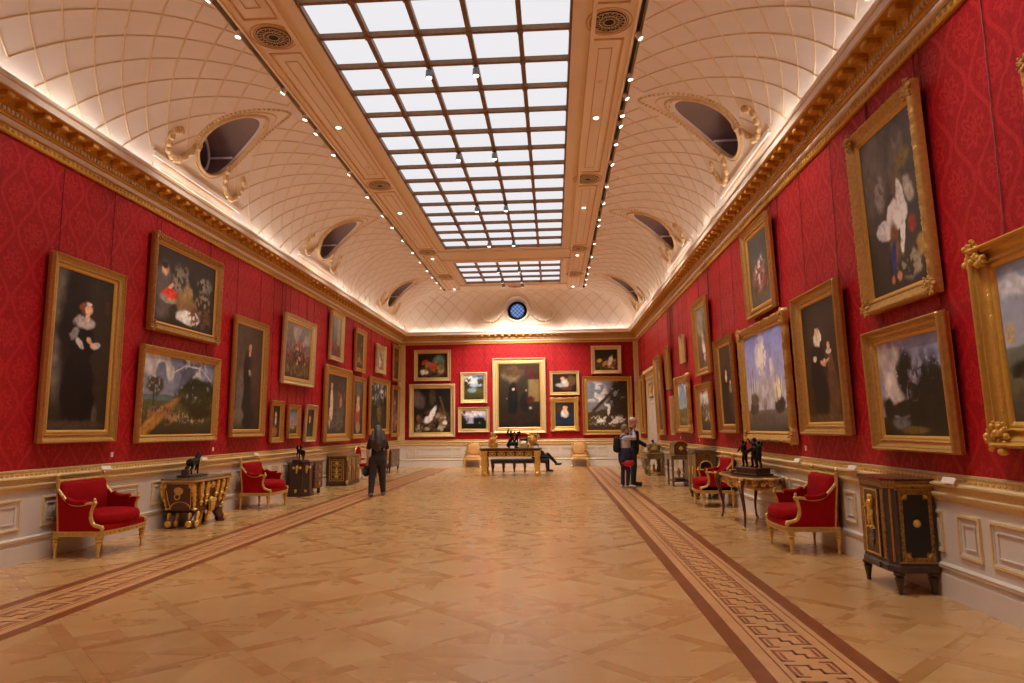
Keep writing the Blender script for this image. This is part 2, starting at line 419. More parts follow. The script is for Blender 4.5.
for e in (0, 1):           # end coves
    n = 50; m = 120; vs = []; fs = []
    for i in range(n + 1):
        th = pi / 2 * i / n; z = Z0 + B * sin(th); xl = FXL - AL * cos(th); xr = FXR + AR * cos(th)
        ya, yb = yend(z); y = ya if e == 0 else yb
        for j in range(m + 1): vs.append((xl + (xr - xl) * j / m, y, z))
    for i in range(n):
        for j in range(m):
            q = [i * (m + 1) + j, i * (m + 1) + j + 1, (i + 1) * (m + 1) + j + 1, (i + 1) * (m + 1) + j]
            cx_ = sum(vs[k][0] for k in q) / 4; cz = sum(vs[k][2] for k in q) / 4
            if e == 0 and (cx_ - CX) ** 2 + (cz - 6.50) ** 2 < 0.46 ** 2: continue
            fs.append(tuple(q))
    mb.add(vs, fs)
cove = struct(mb, 'ceiling', 'plaster', ang=1.2)

# flat border around the skylights ------------------------------------
SL, SR = -3.33, 0.36
FY0, FY1 = EN0 + AE, EF0 - AE
SKY_MAIN = (20.70 - 0.832 * 24, 20.70); SKY_FAR = (22.45, 25.91); SKY_NEAR = (-3.00, -0.95)
holes = [SKY_NEAR, SKY_MAIN, SKY_FAR]
mb = MB()
mb.box(FXL + 0.10, SL, FY0, FY1, ZC, ZC + 0.06); mb.box(SR, FXR - 0.10, FY0, FY1, ZC, ZC + 0.06)
yy = [FY0] + [v for h in holes for v in h] + [FY1]
for i in range(0, len(yy), 2): mb.box(SL, SR, yy[i], yy[i + 1], ZC, ZC + 0.06)
# lighting trough at both edges of the flat
for x0, x1 in ((FXL - 0.01, FXL + 0.10), (FXR - 0.10, FXR + 0.01)): mb.box(x0, x1, FY0, FY1, ZC + 0.10, ZC + 0.13)
mb.box(FXL - 0.02, FXL - 0.005, FY0, FY1, ZC - 0.01, ZC + 0.13); mb.box(FXR + 0.005, FXR + 0.02, FY0, FY1, ZC - 0.01, ZC + 0.13)
struct(mb, 'ceiling_border', 'plaster_flat', smooth=False)['kind'] = 'structure'
VY = [2.9, 8.92, 14.98, 21.05, 24.63]; VX = (-3.94, 0.88)
mb = MB()           # ochre mouldings drawn round the panels
mg = MB()
def bar(m, x0, x1, y0, y1, h=0.018): m.box(x0, x1, y0, y1, ZC - h, ZC + 0.002)
for x in VX:
    segs = []; prev = FY0 + 0.2
    for vy in VY: segs.append((prev, vy - 0.42)); prev = vy + 0.42
    segs.append((prev, FY1 - 0.2))
    for a, c in segs:
        if c - a < 0.5: continue
        for dx in (-0.24, 0.24): bar(mb, x + dx - 0.014, x + dx + 0.014, a, c)
        bar(mb, x - 0.24, x + 0.24, a, a + 0.028); bar(mb, x - 0.24, x + 0.24, c - 0.028, c)
        if c - a > 1.2:
            for dx in (-0.10, 0.10): bar(mb, x + dx - 0.006, x + dx + 0.006, a + 0.25, c - 0.25, 0.008)
            bar(mb, x - 0.10, x + 0.10, a + 0.25, a + 0.262, 0.008); bar(mb, x - 0.10, x + 0.10, c - 0.262, c - 0.25, 0.008)
    for vy in VY:
        for r in (0.32,):
            ring = [(x + r * cos(a), vy + r * sin(a), ZC - 0.006) for a in np.linspace(0, 2 * pi, 40)]
            mb.tube(ring, 0.009, 6, cap=False)
struct(mb, 'trim_1', 'plaster_line', smooth=False)
# stepped architraves round each skylight, edge moulding along the trough
mb = MB()
for (a, c) in holes:
    for k, (o0, o1, h) in enumerate(((0.0, 0.06, 0.035), (0.06, 0.18, 0.02), (0.27, 0.33, 0.05))):
        for x0, x1 in ((SL - o1, SL - o0), (SR + o0, SR + o1)): mb.box(x0, x1, a - o1, c + o1, ZC - h, ZC)
        for y0, y1 in ((a - o1, a - o0), (c + o0, c + o1)): mb.box(SL - o0, SR + o0, y0, y1, ZC - h, ZC)
for x0 in (FXL + 0.10, FXR - 0.14): mb.box(x0, x0 + 0.04, FY0, FY1, ZC - 0.035, ZC + 0.06)
struct(mb, 'trim_2', 'plaster_flat', smooth=False)
# skylight windows
for i, (a, c) in enumerate(holes):
    r = {0: 3, 1: 24, 2: 4}[i]
    mb = MB(); mb.box(SL, SR, a, c, ZC + 0.075, ZC + 0.085)
    g = struct(mb, 'window_%d' % (i + 1), 'sky_glass', smooth=False)
    mb = MB(); step = (c - a) / r; cw = (SR - SL) / 5
    for k in range(r + 1): mb.box(SL, SR, a + step * k - 0.032, a + step * k + 0.032, ZC + 0.0, ZC + 0.075)
    for k in range(6): mb.box(SL + cw * k - 0.034, SL + cw * k + 0.034, a, c, ZC - 0.01, ZC + 0.075)
    for k in range(r + 1):
        for q in range(6): mb.cbox(SL + cw * q, a + step * k, ZC - 0.008, 0.09, 0.09, 0.02)
    mb.build('glazing_bar', 'bars', g, smooth=False)

# lattice of raised ribs on the coves ---------------------------------
mb = MB(); PER = 0.573
def blocked(y, z, margin=0.0):
    for oy in OCY:
        if ((y - oy) / (ORY + 0.16)) ** 2 + ((z - OZC) / (ORZ + 0.14)) ** 2 < 1: return True
        if abs(y - oy) < 1.45 and z < 5.98: return True
        if abs(y - oy) < 1.35 - (z - 5.98) * 2.2 and z < 6.35: return True
    for yb in (2.4, 8.2, 14.3, 20.45) if False else (20.45,):
        if abs(y - yb) < 0.26: return True
    return False
def strip(P, N, w, h):
    """low triangular rib along points P with surface normals N"""
    if len(P) < 2: return
    rings = []
    for i, p in enumerate(P):
        a = Vector(P[max(0, i - 1)]); c = Vector(P[min(len(P) - 1, i + 1)]); t = (c - a).normalized(); nn = Vector(N[i]); u = t.cross(nn).normalized()
        p = Vector(p); rings.append([tuple(p - u * w), tuple(p + nn * h - u * w * 0.3), tuple(p + nn * h + u * w * 0.3), tuple(p + u * w)])
    mb.loft(rings, cap=False)
for side in (-1, 1):
    S = ARC[side][-1]; N = 22
    k0 = int((YN - S) / PER) - 1; k1 = int((YF + S) / PER) + 1
    for sg in (-1, 1):
        for k in range(k0, k1 + 1):
            run = []; nr = []
            for i in range(N + 1):
                s = S * i / N; y = 7.54 + 0.83 * sg * -1 + k * PER + sg * s
                x, _, z = cpt(side, s, 0); a, c = yend(z)
                if y < c or y > a or blocked(y, z):
                    strip(run, nr, 0.014, 0.013); run = []; nr = []; continue
                p0 = cpt(side, s, y, 0.0); p1 = cpt(side, s, y, 0.1)
                run.append(p0); nr.append(tuple((Vector(p1) - Vector(p0)).normalized()))
            strip(run, nr, 0.014, 0.013)
# end cove ribs
SE = 1.88
def ept(s, x):
    th = pi / 2 * min(1, s / SE); z = Z0 + B * sin(th); y = yend(z)[0]
    nz, ny = sin(th) / B, cos(th) / AE; l = math.hypot(nz, ny); return (x, y, z), (0, -ny / l, -nz / l)
for sg in (-1, 1):
    for k in range(-26, 27):
        run = []; nr = []
        for i in range(23):
            s = SE * i / 22; x = CX + k * PER + sg * s; p, nn = ept(s, x); z = p[2]
            th = math.asin(min(1, (z - Z0) / B)); xl = FXL - AL * cos(th); xr = FXR + AR * cos(th)
            if x < xl or x > xr or (abs(x - CX) < 0.62 and 6.0 < z < 7.1) or (abs(x - CX) < 1.7 and z < 6.0) or (abs(x - CX) < 1.5 - (z - 6) * 1.3 and z < 6.6):
                strip(run, nr, 0.014, 0.013); run = []; nr = []; continue
            run.append(p); nr.append(nn)
        strip(run, nr, 0.014, 0.013)
struct(mb, 'trim_3', 'rib', ang=1.5)
# transverse double band
mb = MB()
for yb in (20.45,):
    for side in (-1, 1):
        for dy in (-0.2, 0.2):
            P = [cpt(side, ARC[side][-1] * i / 24, yb + dy, 0.0) for i in range(25)]
            mb.tube(P, 0.02, 6)
struct(mb, 'trim_4', 'plaster_gilt')

# round windows with gilt plaster surrounds -----------------------------
def on_cove(side, y, z):
    th = math.asin(min(1, max(0, (z - Z0) / B))); A = AL if side < 0 else AR
    x = (FXL - A * cos(th)) if side < 0 else (FXR + A * cos(th)); return x, y, z
wn = 4
for side in (-1, 1):
    for oi, oy in enumerate(OCY):
        rows = []
        def ringpts(kk, dx): return [(lambda p: (p[0] + side * dx, p[1], p[2]))(on_cove(side, oy + ORY * kk * cos(a), OZC + ORZ * kk * sin(a))) for a in np.linspace(0, 2 * pi, 49)[:-1]]
        # reveal and tunnel
        mb = MB(); r0 = ringpts(1.0, -0.01); r1 = ringpts(0.99, 0.07); mb.loft([r0, r1], cap=False)
        root = struct(mb, 'window_%d' % wn, 'cornice_white'); wn += 1
        mb = MB(); xe = (XL - .14) if side < 0 else (XR + .14)
        r2 = [(xe, p[1], p[2]) for p in ringpts(0.98, 0)]
        mb.loft([ringpts(0.985, 0.06), r2], cap=False); mb.build('window_tunnel', 'dark_inside', root)
        mb = MB(); cpts = [(oy + 0.98 * ORY * cos(a), OZC + 0.98 * ORZ * sin(a)) for a in np.linspace(0, 2 * pi, 33)[:-1]]
        mb.add([(xe, q[0], q[1]) for q in cpts], [tuple(range(32))]); mb.build('window_pane', 'dark_inside', root, smooth=False)
        mb = MB(); mb.add([(xe - side * .02, oy + .30 * cos(a), OZC + .30 * sin(a)) for a in np.linspace(0, 2 * pi, 33)[:-1]], [tuple(range(32))]); mb.build('round_pane', 'blue_glass', root, smooth=False)
        mb = MB()
        for q in np.arange(-0.30, 0.31, 0.10):
            for sg in (-1, 1):
                h = math.sqrt(max(0, 0.09 - q * q)) ; c_, s_ = cos(pi / 4), sin(pi / 4)
                p = [(q * c_ - t * s_ * sg, q * s_ * sg + t * c_) for t in (-h, h)]
                if h > 0.05: mb.tube([(xe - side * 0.035, oy + p[0][0], OZC + p[0][1]), (xe - side * 0.035, oy + p[1][0], OZC + p[1][1])], 0.012, 4)
        mb.build('window_lattice', 'black', root)
        mb = MB()      # white ring and struts part way down the tunnel
        xm = (XL + 0.10) if side < 0 else (XR - 0.10)
        ring = [(xm, oy + 0.50 * cos(a), OZC + 0.43 * sin(a)) for a in np.linspace(0, 2 * pi, 41)]
        mb.tube(ring, 0.028, 6, cap=False)
        for a in (pi * 0.0, pi):
            p = on_cove(side, oy + ORY * 0.93 * cos(a), OZC)
            mb.tube([(xm, oy + 0.50 * cos(a), OZC), (p[0] + side * 0.06, oy + 0.50 * cos(a), OZC)], 0.022, 6)
        mb.build('window_frame', 'cornice_white', root)
        # gilt ring, shell border, plinth and hanging festoons
        mb = MB()
        mb.tube(ringpts(1.04, -0.02) + ringpts(1.04, -0.02)[:1], 0.032, 8, cap=False)
        mb.tube(ringpts(1.14, -0.01) + ringpts(1.12, -0.01)[:1], 0.014, 6, cap=False)
        for a in np.linspace(radians(-25), radians(205), 56):
            p = on_cove(side, oy + (ORY + 0.13) * cos(a), OZC + (ORZ + 0.11) * sin(a)); mb.ball((p[0] - side * 0.00, p[1], p[2]), (0.034, 0.04, 0.03), 6, 4)
        for a, rr in ((90, 0.22), (84, 0.2), (96, 0.2), (90, 0.30)):
            p = on_cove(side, oy + (ORY + rr) * cos(radians(a)), OZC + (ORZ + rr) * sin(radians(a))); mb.ball((p[0] - side * 0.015, p[1], p[2]), 0.06, 6, 4)
        for sg in (-1, 1):
            pts = [(0.50, 6.42), (0.64, 6.22), (0.80, 6.06), (0.98, 6.00), (1.14, 6.06), (1.22, 6.20), (1.20, 6.36), (1.08, 6.42)]
            sp = bez([(u, 0, v) for u, _, v in [(p[0], 0, p[1]) for p in pts]], 5)
            for i, q in enumerate(sp):
                p = on_cove(side, oy + sg * q[0], q[2]); r = 0.055 + 0.024 * sin(i * 1.9)
                mb.ball((p[0] - side * 0.02, p[1], p[2]), (r * 0.8, r, r), 6, 4)
        mb.build('gilt_surround', 'plaster_gilt', root, label='ochre gilt festoons')
        mb = MB()
        for (hw, z0, z1, o) in ((1.40, 5.60, 5.90, 0.02), (1.46, 5.86, 5.93, 0.045)):
            x0 = on_cove(side, 0, z0 + 0.02)[0]; x1 = on_cove(side, 0, z1)[0]
            q = [(x0 + side * 0.02, z0), (x0 - side * o, z0), (x1 - side * o, z1), (x1 + side * 0.02, z1)]
            mb.loft([[(x, oy - hw, z) for x, z in q], [(x, oy + hw, z) for x, z in q]])
        mb.build('window_plinth', 'plaster', root, smooth=False)
        mb = MB(); xq = on_cove(side, 0, 5.78)[0] - side * 0.03
        for z in (5.70, 5.81): mb.tube([(xq - side * (0.0 if z < 5.75 else 0.01), oy - 1.2, z), (xq - side * (0.0 if z < 5.75 else 0.01), oy + 1.2, z)], 0.008, 4)
        mb.build('plinth_line', 'plaster_line', root)
# end wall oculus
OZE = 6.50
root = None
mb = MB(); y0 = yend(OZE)[0]
circ = lambda r, y, n=40, cx=CX, cz=OZE: [(cx + r * cos(a), y, cz + r * sin(a)) for a in np.linspace(0, 2 * pi, n + 1)]
def ering(r, dy): return [(x, yend(z)[0] + dy, z) for x, _, z in circ(r, 0)[:-1]]
mb.loft([ering(0.47, -0.02), [(x, YF + 0.15, z) for x, _, z in circ(0.40, 0)[:-1]]], cap=False)
root = struct(mb, 'window_%d' % wn, 'cornice_white')
mb = MB(); P = ering(0.50, -0.03); mb.tube(P + P[:1], 0.05, 8, cap=False); P = ering(0.60, -0.01); mb.tube(P + P[:1], 0.025, 6, cap=False)
mb.build('window_surround', 'plaster', root)
mb = MB(); mb.loft([circ(0.40, YF + 0.10)[:-1], circ(0.30, YF + 0.06)[:-1], circ(0.28, YF + 0.14)[:-1]], cap=False); mb.build('window_frame', 'black', root)
mb = MB(); mb.add(circ(0.31, YF + 0.13)[:-1], [tuple(range(40))]); mb.build('window_pane', 'blue_glass', root, smooth=False)
mb = MB()
for q in np.arange(-0.24, 0.25, 0.12):
    h = math.sqrt(0.3 ** 2 - q * q)
    for sg in (-1, 1):
        c_ = cos(pi / 4); a = (q * c_ + h * c_ * sg, q * c_ * -sg + h * c_); d = (q * c_ - h * c_ * sg, q * c_ * -sg - h * c_)
        mb.tube([(CX + a[0], YF + 0.11, OZE + a[1]), (CX + d[0], YF + 0.11, OZE + d[1])], 0.012, 4)
mb.build('window_lattice', 'bluefab', root)
mb = MB()
for sg in (-1, 1):
    sp = bez([(0.55, 0, 6.55), (0.66, 0, 6.30), (0.86, 0, 6.08), (1.12, 0, 6.00), (1.36, 0, 6.06), (1.50, 0, 6.22), (1.46, 0, 6.38)], 6)
    for i, q in enumerate(sp):
        r = 0.05 + 0.02 * sin(i * 2.1); mb.ball((CX + sg * q[0], yend(q[2])[0] - 0.03, q[2]), r, 6, 4)
mb.build('window_festoon', 'plaster', root)
mb = MB(); mb.box(CX - 1.9, CX + 1.9, EF0 - 0.10, EF0 + 0.02, Z0, 5.86); mb.box(CX - 1.5, CX + 1.5, EF0 - 0.13, EF0, 5.84, 5.90); mb.build('window_plinth', 'plaster', root, smooth=False)

# cornice, chair rail, skirting: profiles swept round the room ------------
def sweep(mb, prf, x0=XL, x1=XR, y0=YN, y1=YF):
    rings = []
    for (o, z) in prf: rings.append([(x0 + o, y0 + o, z), (x1 - o, y0 + o, z), (x1 - o, y1 - o, z), (x0 + o, y1 - o, z)])
    mb.loft(rings, cap=False)
def trim(n, prf, mat, **kw):
    mb = MB(); sweep(mb, prf, **kw); return struct(mb, 'trim_%d' % n, mat, smooth=False)
g1 = trim(5, [(0, 5.09), (.035, 5.09), (.05, 5.11), (.045, 5.17), (.03, 5.19), (0, 5.19)], 'gold_leaf')
trim(6, [(0, 5.19), (.075, 5.19), (.09, 5.205), (.09, 5.235), (.075, 5.25), (0, 5.25)], 'cornice_white')
g3 = trim(7, [(0, 5.25), (.10, 5.25), (.10, 5.275), (.12, 5.28), (.12, 5.34), (.14, 5.35), (.14, 5.445), (.32, 5.45), (.32, 5.465), (0, 5.465)], 'gold_leaf')
trim(8, [(.30, 5.452), (.345, 5.455), (.348, 5.545), (.362, 5.558), (.366, 5.600), (.352, 5.600), (.352, 5.585), (.2, 5.585)], 'cornice_white')
trim(9, [(.346, 5.535), (.353, 5.535), (.353, 5.541), (.346, 5.541)], 'plaster_line')
# carved blocks and beads
def along(step, off, fn, ends=True):
    y = YN + 0.5
    while y < YF - 0.1:
        fn(XL, 1, y, 'y'); fn(XR, -1, y, 'y'); y += step
    if ends:
        x = XL + 0.3
        while x < XR - 0.1: fn(YF, -1, x, 'x'); x += step
mb = MB(); mc = MB()
def P3(w, s, t, o, z, ax): return (w + s * o, t, z) if ax == 'y' else (t, w + s * o, z)
def blk(m, w, s, t, ax, o0, o1, ht, z0, z1):
    a = P3(w, s, t - ht, o0, z0, ax); c = P3(w, s, t + ht, o1, z1, ax)
    m.box(min(a[0], c[0]), max(a[0], c[0]), min(a[1], c[1]), max(a[1], c[1]), z0, z1)
def modil(w, s, t, ax):
    blk(mb, w, s, t, ax, .13, .29, .055, 5.385, 5.448)
    c = P3(w, s, t, .285, 5.405, ax); mb.ball(c, (.03, .06, .035) if ax == 'y' else (.06, .03, .035), 8, 4)
    c = P3(w, s, t, .16, 5.37, ax); mb.ball(c, (.04, .05, .03) if ax == 'y' else (.05, .04, .03), 8, 4)
    c = P3(w, s, t + 0.145, .23, 5.446, ax); mc.ball(c, (.03, .03, .014), 6, 4)
along(0.2905, 0, modil)
mb.build('cornice_bracket', 'gold_leaf', g3); mc.build('cornice_rosette', 'frame_pale', g3)
mb = MB(); along(0.0655, 0, lambda w, s, t, ax: blk(mb, w, s, t, ax, .115, .142, .020, 5.285, 5.335)); mb.build('cornice_dentil', 'frame_pale', g3, smooth=False)
mb = MB()
def leafy(w, s, t, ax):
    c = P3(w, s, t, .047, 5.14, ax); mb.ball(c, (.012, .032, .026) if ax == 'y' else (.032, .012, .026), 6, 4)
along(0.085, 0, leafy); mb.build('cornice_leaf', 'frame_dark', g1)
# LED strip lying in the trough on top of the cornice
mb = MB(); 
for x0, x1 in ((XL + .27, XL + .33), (XR - .33, XR - .27)): mb.box(x0, x1, YN + 0.4, YF - 0.4, 5.588, 5.593)
mb.box(XL + .4, XR - .4, YF - .33, YF - .27, 5.588, 5.593)
o = mb.build('light_strip', 'led', smooth=False); o['label'] = 'thin warm light strip hidden on top of the gilded cornice'; o['category'] = 'light'

# dado -----------------------------------------------------------------
def run(n, prf, mat):      # like trim but leaves the doorway open
    mb = MB()
    # left, far, back as open U, right wall in two lengths
    rings = [[(XR - o, YN + 0.0 + o, z), (XL + o, YN + o, z), (XL + o, YF - o, z), (XR - o, YF - o, z)] for o, z in prf]
    mb.loft(rings, cap=False, close=False)
    for a, c in ((YN, DY0 - 0.14), (DY1 + 0.18, YF)):
        mb.loft([[(XR - o, a, z), (XR - o, c, z)] for o, z in prf], cap=False, close=False)
        for q in (a, c): mb.add([(XR - o, q, z) for o, z in prf], [tuple(range(len(prf)))])
    return struct(mb, 'trim_%d' % n, mat, smooth=False)
run(10, [(0, 0), (.030, 0), (.030, .20), (.022, .215), (.022, .25), (.045, .262), (.045, .285), (.03, .295), (.014, .31), (.014, .93), (0, .93)], 'white')
run(11, [(.012, .86), (.030, .865), (.036, .885), (.052, .895), (.058, .91), (.058, .915), (.020, .925)], 'gold_soft')
run(12, [(.014, .915), (.060, .916), (.060, .928), (.028, .94), (.028, .985), (.05, 1.0), (.075, 1.005), (.075, 1.02), (.04, 1.03), (0, 1.03)], 'gold_soft')
r13 = run(13, [(0, 1.03), (.036, 1.03), (.026, 1.05), (.020, 1.075), (.032, 1.09), (.032, 1.105), (0, 1.11)], 'frame_pale')
mb = MB()
def leaf2(w, s, t, ax):
    if ax == 'y' and s < 0 and DY0 - .35 < t < DY1 + .35: return
    c = P3(w, s, t, .030, 1.052, ax); mb.ball(c, (.012, .028, .016) if ax == 'y' else (.028, .012, .016), 6, 4)
along(0.075, 0, leaf2); mb.build('rail_leaf', 'gold_leaf', r13)
run(14, [(.046, .286), (.050, .286), (.050, .293), (.046, .293)], 'gold_soft')
# panels
mw = MB(); mgp = MB()
def rectframe(m, w, s, ax, t0, t1, z0, z1, fw, o0, o1):
    blk2 = lambda a, c, z, zz: blk(m, w, s, (a + c) / 2, ax, o0, o1, (c - a) / 2, z, zz)
    blk2(t0, t1, z0, z0 + fw); blk2(t0, t1, z1 - fw, z1); blk2(t0, t0 + fw, z0 + fw, z1 - fw); blk2(t1 - fw, t1, z0 + fw, z1 - fw)
def panel(w, s, ax, t0, t1):
    rectframe(mgp, w, s, ax, t0, t1, .40, .765, .022, .012, .034)
    rectframe(mw, w, s, ax, t0 + .022, t1 - .022, .422, .743, .012, .012, .022)
    if t1 - t0 > .25: rectframe(mw, w, s, ax, t0 + .075, t1 - .075, .475, .69, .014, .012, .026)
y = 5.98 - 2.33 * 5
while y < YF - 0.4:
    for w, s in ((XL, 1), (XR, -1)):
        off = 2.32 if w == XL else 0.0
        for a, c in ((y + off, y + off + .32), (y + off + .55, y + off + 2.20 if w == XR else y + off + 1.98)):
            if c > YF - 0.1 or a < YN + 0.05: continue
            if w == XR and not (c < DY0 - .32 or a > DY1 + .32): continue
            panel(w, s, 'y', a, c)
    y += 2.33
x = -6.11
while x < XR - 0.3:
    panel(YF, -1, 'x', x, x + .34)
    if x + 1.85 < XR: panel(YF, -1, 'x', x + .47, x + 1.85)
    x += 1.98
struct(mgp, 'trim_15', 'gold_soft', smooth=False); struct(mw, 'trim_16', 'white', smooth=False)
# gilded corner strips on the far wall and its neighbours
mb = MB()
for x0, x1, y0, y1 in ((XL, XL + .22, YF - .03, YF), (XL, XL + .03, YF - .45, YF - .03), (XR - .18, XR, YF - .03, YF), (XR - .03, XR, YF - .25, YF - .03)):
    mb.box(x0, x1, y0, y1, 1.11, 5.09)
o = struct(mb, 'trim_17', 'gold_soft', smooth=False)
mb = MB()
for x, y in ((XL + .11, YF - .035), (XR - .09, YF - .035)):
    for z in np.arange(1.2, 5.05, 0.11): mb.ball((x, y, z), (.05, .015, .04), 6, 4)
mb.build('strip_leaf', 'frame_pale', o)
# doorway on the right wall
mb = MB()
for y0, y1 in ((DY0 - .12, DY0), (DY1, DY1 + .16)):
    mb.box(XR - .05, XR, y0, y1, 0, DZ); mb.box(XR - .065, XR, y0 + .03, y0 + .06, 0, DZ)
mb.box(XR - .07, XR, DY0 - .14, DY1 + .18, DZ, DZ + .20); mb.box(XR - .16, XR, DY0 - .18, DY1 + .22, DZ + .20, DZ + .30)
tr = struct(mb, 'trim_18', 'gold_soft', smooth=False)
mb = MB(); mb.box(XR - .02, XR + .05, DY0 + .01, DY1 - .01, 0.005, DZ)
dr = struct(mb, 'door_1', 'white', smooth=False)
mb = MB()
for z0, z1 in ((.12, .9), (1.05, 1.2), (1.35, 2.4), (2.5, 3.2)):
    for y0, y1 in ((DY0 + .08, (DY0 + DY1) / 2 - .06), ((DY0 + DY1) / 2 + .06, DY1 - .08)):
        rectframe(mb, XR, -1, 'y', y0, y1, z0, z1, .02, .02, .035)
mb.build('door_moulding', 'white', dr, smooth=False)
mb = MB(); mb.ball((XR - .09, (DY0 + DY1) / 2 - .07, 1.06), .035); mb.ball((XR - .04, (DY0 + DY1) / 2 - .07, 1.06), (.05, .015, .015)); mb.build('door_handle', 'black', dr)
mb = MB(); rectframe(mb, XR, -1, 'y', DY0 + .3, DY1 - .3, 2.62, 3.12, .03, .02, .06)
for i in range(9): mb.ball((XR - .05, (DY0 + DY1) / 2 + (i - 4) * .07, 3.02 - abs(i - 4) * .015 - .25 * (1 - abs(i - 4) / 4)), .045, 6, 4)
mb.build('door_ornament', 'gold', dr)

# inlaid borders with a key pattern ---------------------------------------
BN = 19
for (cx, sg) in ((1.64, 1), (-4.62, -1)):
    mb = MB()
    for (a, c) in ((-.43, -.305), (.295, .425)): mb.box(cx + min(sg * a, sg * c), cx + max(sg * a, sg * c), YN + 1, YF - .9, -.01, .0012)
    for e in (-.21, .245): mb.box(cx + sg * e - .006, cx + sg * e + .006, YN + 1, YF - .9, -.01, .0016)
    struct(mb, 'trim_%d' % BN, 'band_dark', smooth=False)
    mb = MB(); mb.box(cx - .305, cx + .295, YN + 1, YF - .9, -.01, .0008) if sg > 0 else mb.box(cx - .295, cx + .305, YN + 1, YF - .9, -.01, .0008)
    struct(mb, 'trim_%d' % (BN + 1), 'band_light', smooth=False)
    mb = MB(); T = 0.291; y = YN + 1.2; w = 0.0115
    def seg(u0, v0, u1, v1):
        a, c = min(u0, u1) - w, max(u0, u1) + w; e, f = min(v0, v1) - w, max(v0, v1) + w
        mb.box(cx + min(sg * a, sg * c), cx + max(sg * a, sg * c), y + e, y + f, -.005, .0022)
    # one unit: a Z-shaped ribbon outlined in dark wood, hooked at both ends
    ZP = [(-.155, .02), (-.155, .225), (-.02, .225), (-.02, .155), (.035, .155), (.035, .085), (.155, .085), (.155, .29)]
    ZQ = [(-.118, .062), (-.118, .180)]; ZR = [(.118, .128), (.118, .245)]
    while y < YF - 1.4:
        for Z in (ZP, ZQ, ZR):
            for p, q in zip(Z[:-1], Z[1:]): seg(p[0], p[1], q[0], q[1])
        seg(-.155, .02, -.085, .02); seg(.085, .29, .155, .29); y += T
    struct(mb, 'trim_%d' % (BN + 2), 'key_red', smooth=False); BN += 3
#@@PART2
# ------------------------------------------------------------------ pictures
t = NT('oil_paint'); a_ = t.node('ShaderNodeAttribute', attribute_name='paint'); t.base(a_.outputs['Color'])
t.set(Roughness=0.42, Specular_IOR_Level=0.3); t.bump(t.noise(90, 3), 0.15, 0.002); M['paint'] = t.m
def vnoise(X, Y, seed):
    r = np.random.default_rng(seed); G = r.random((64, 64))
    xi = np.floor(X).astype(int); yi = np.floor(Y).astype(int); fx = X - xi; fy = Y - yi
    fx = fx * fx * (3 - 2 * fx); fy = fy * fy * (3 - 2 * fy); g = lambda a, b: G[a % 64, b % 64]
    return (g(xi, yi) * (1 - fx) + g(xi + 1, yi) * fx) * (1 - fy) + (g(xi, yi + 1) * (1 - fx) + g(xi + 1, yi + 1) * fx) * fy
def fbm(X, Y, seed, o=4):
    s = 0; a = 0.5; 
    for k in range(o): s = s + a * vnoise(X * 2 ** k + 13.7 * k, Y * 2 ** k + 5.1 * k, seed + k); a *= 0.5
    return s / (1 - 0.5 ** o)
def lin(c): return np.array(srgb(*c)[:3])
def smooth(e0, e1, x): t_ = np.clip((x - e0) / (e1 - e0 + 1e-9), 0, 1); return t_ * t_ * (3 - 2 * t_)
PGAIN = 1.22
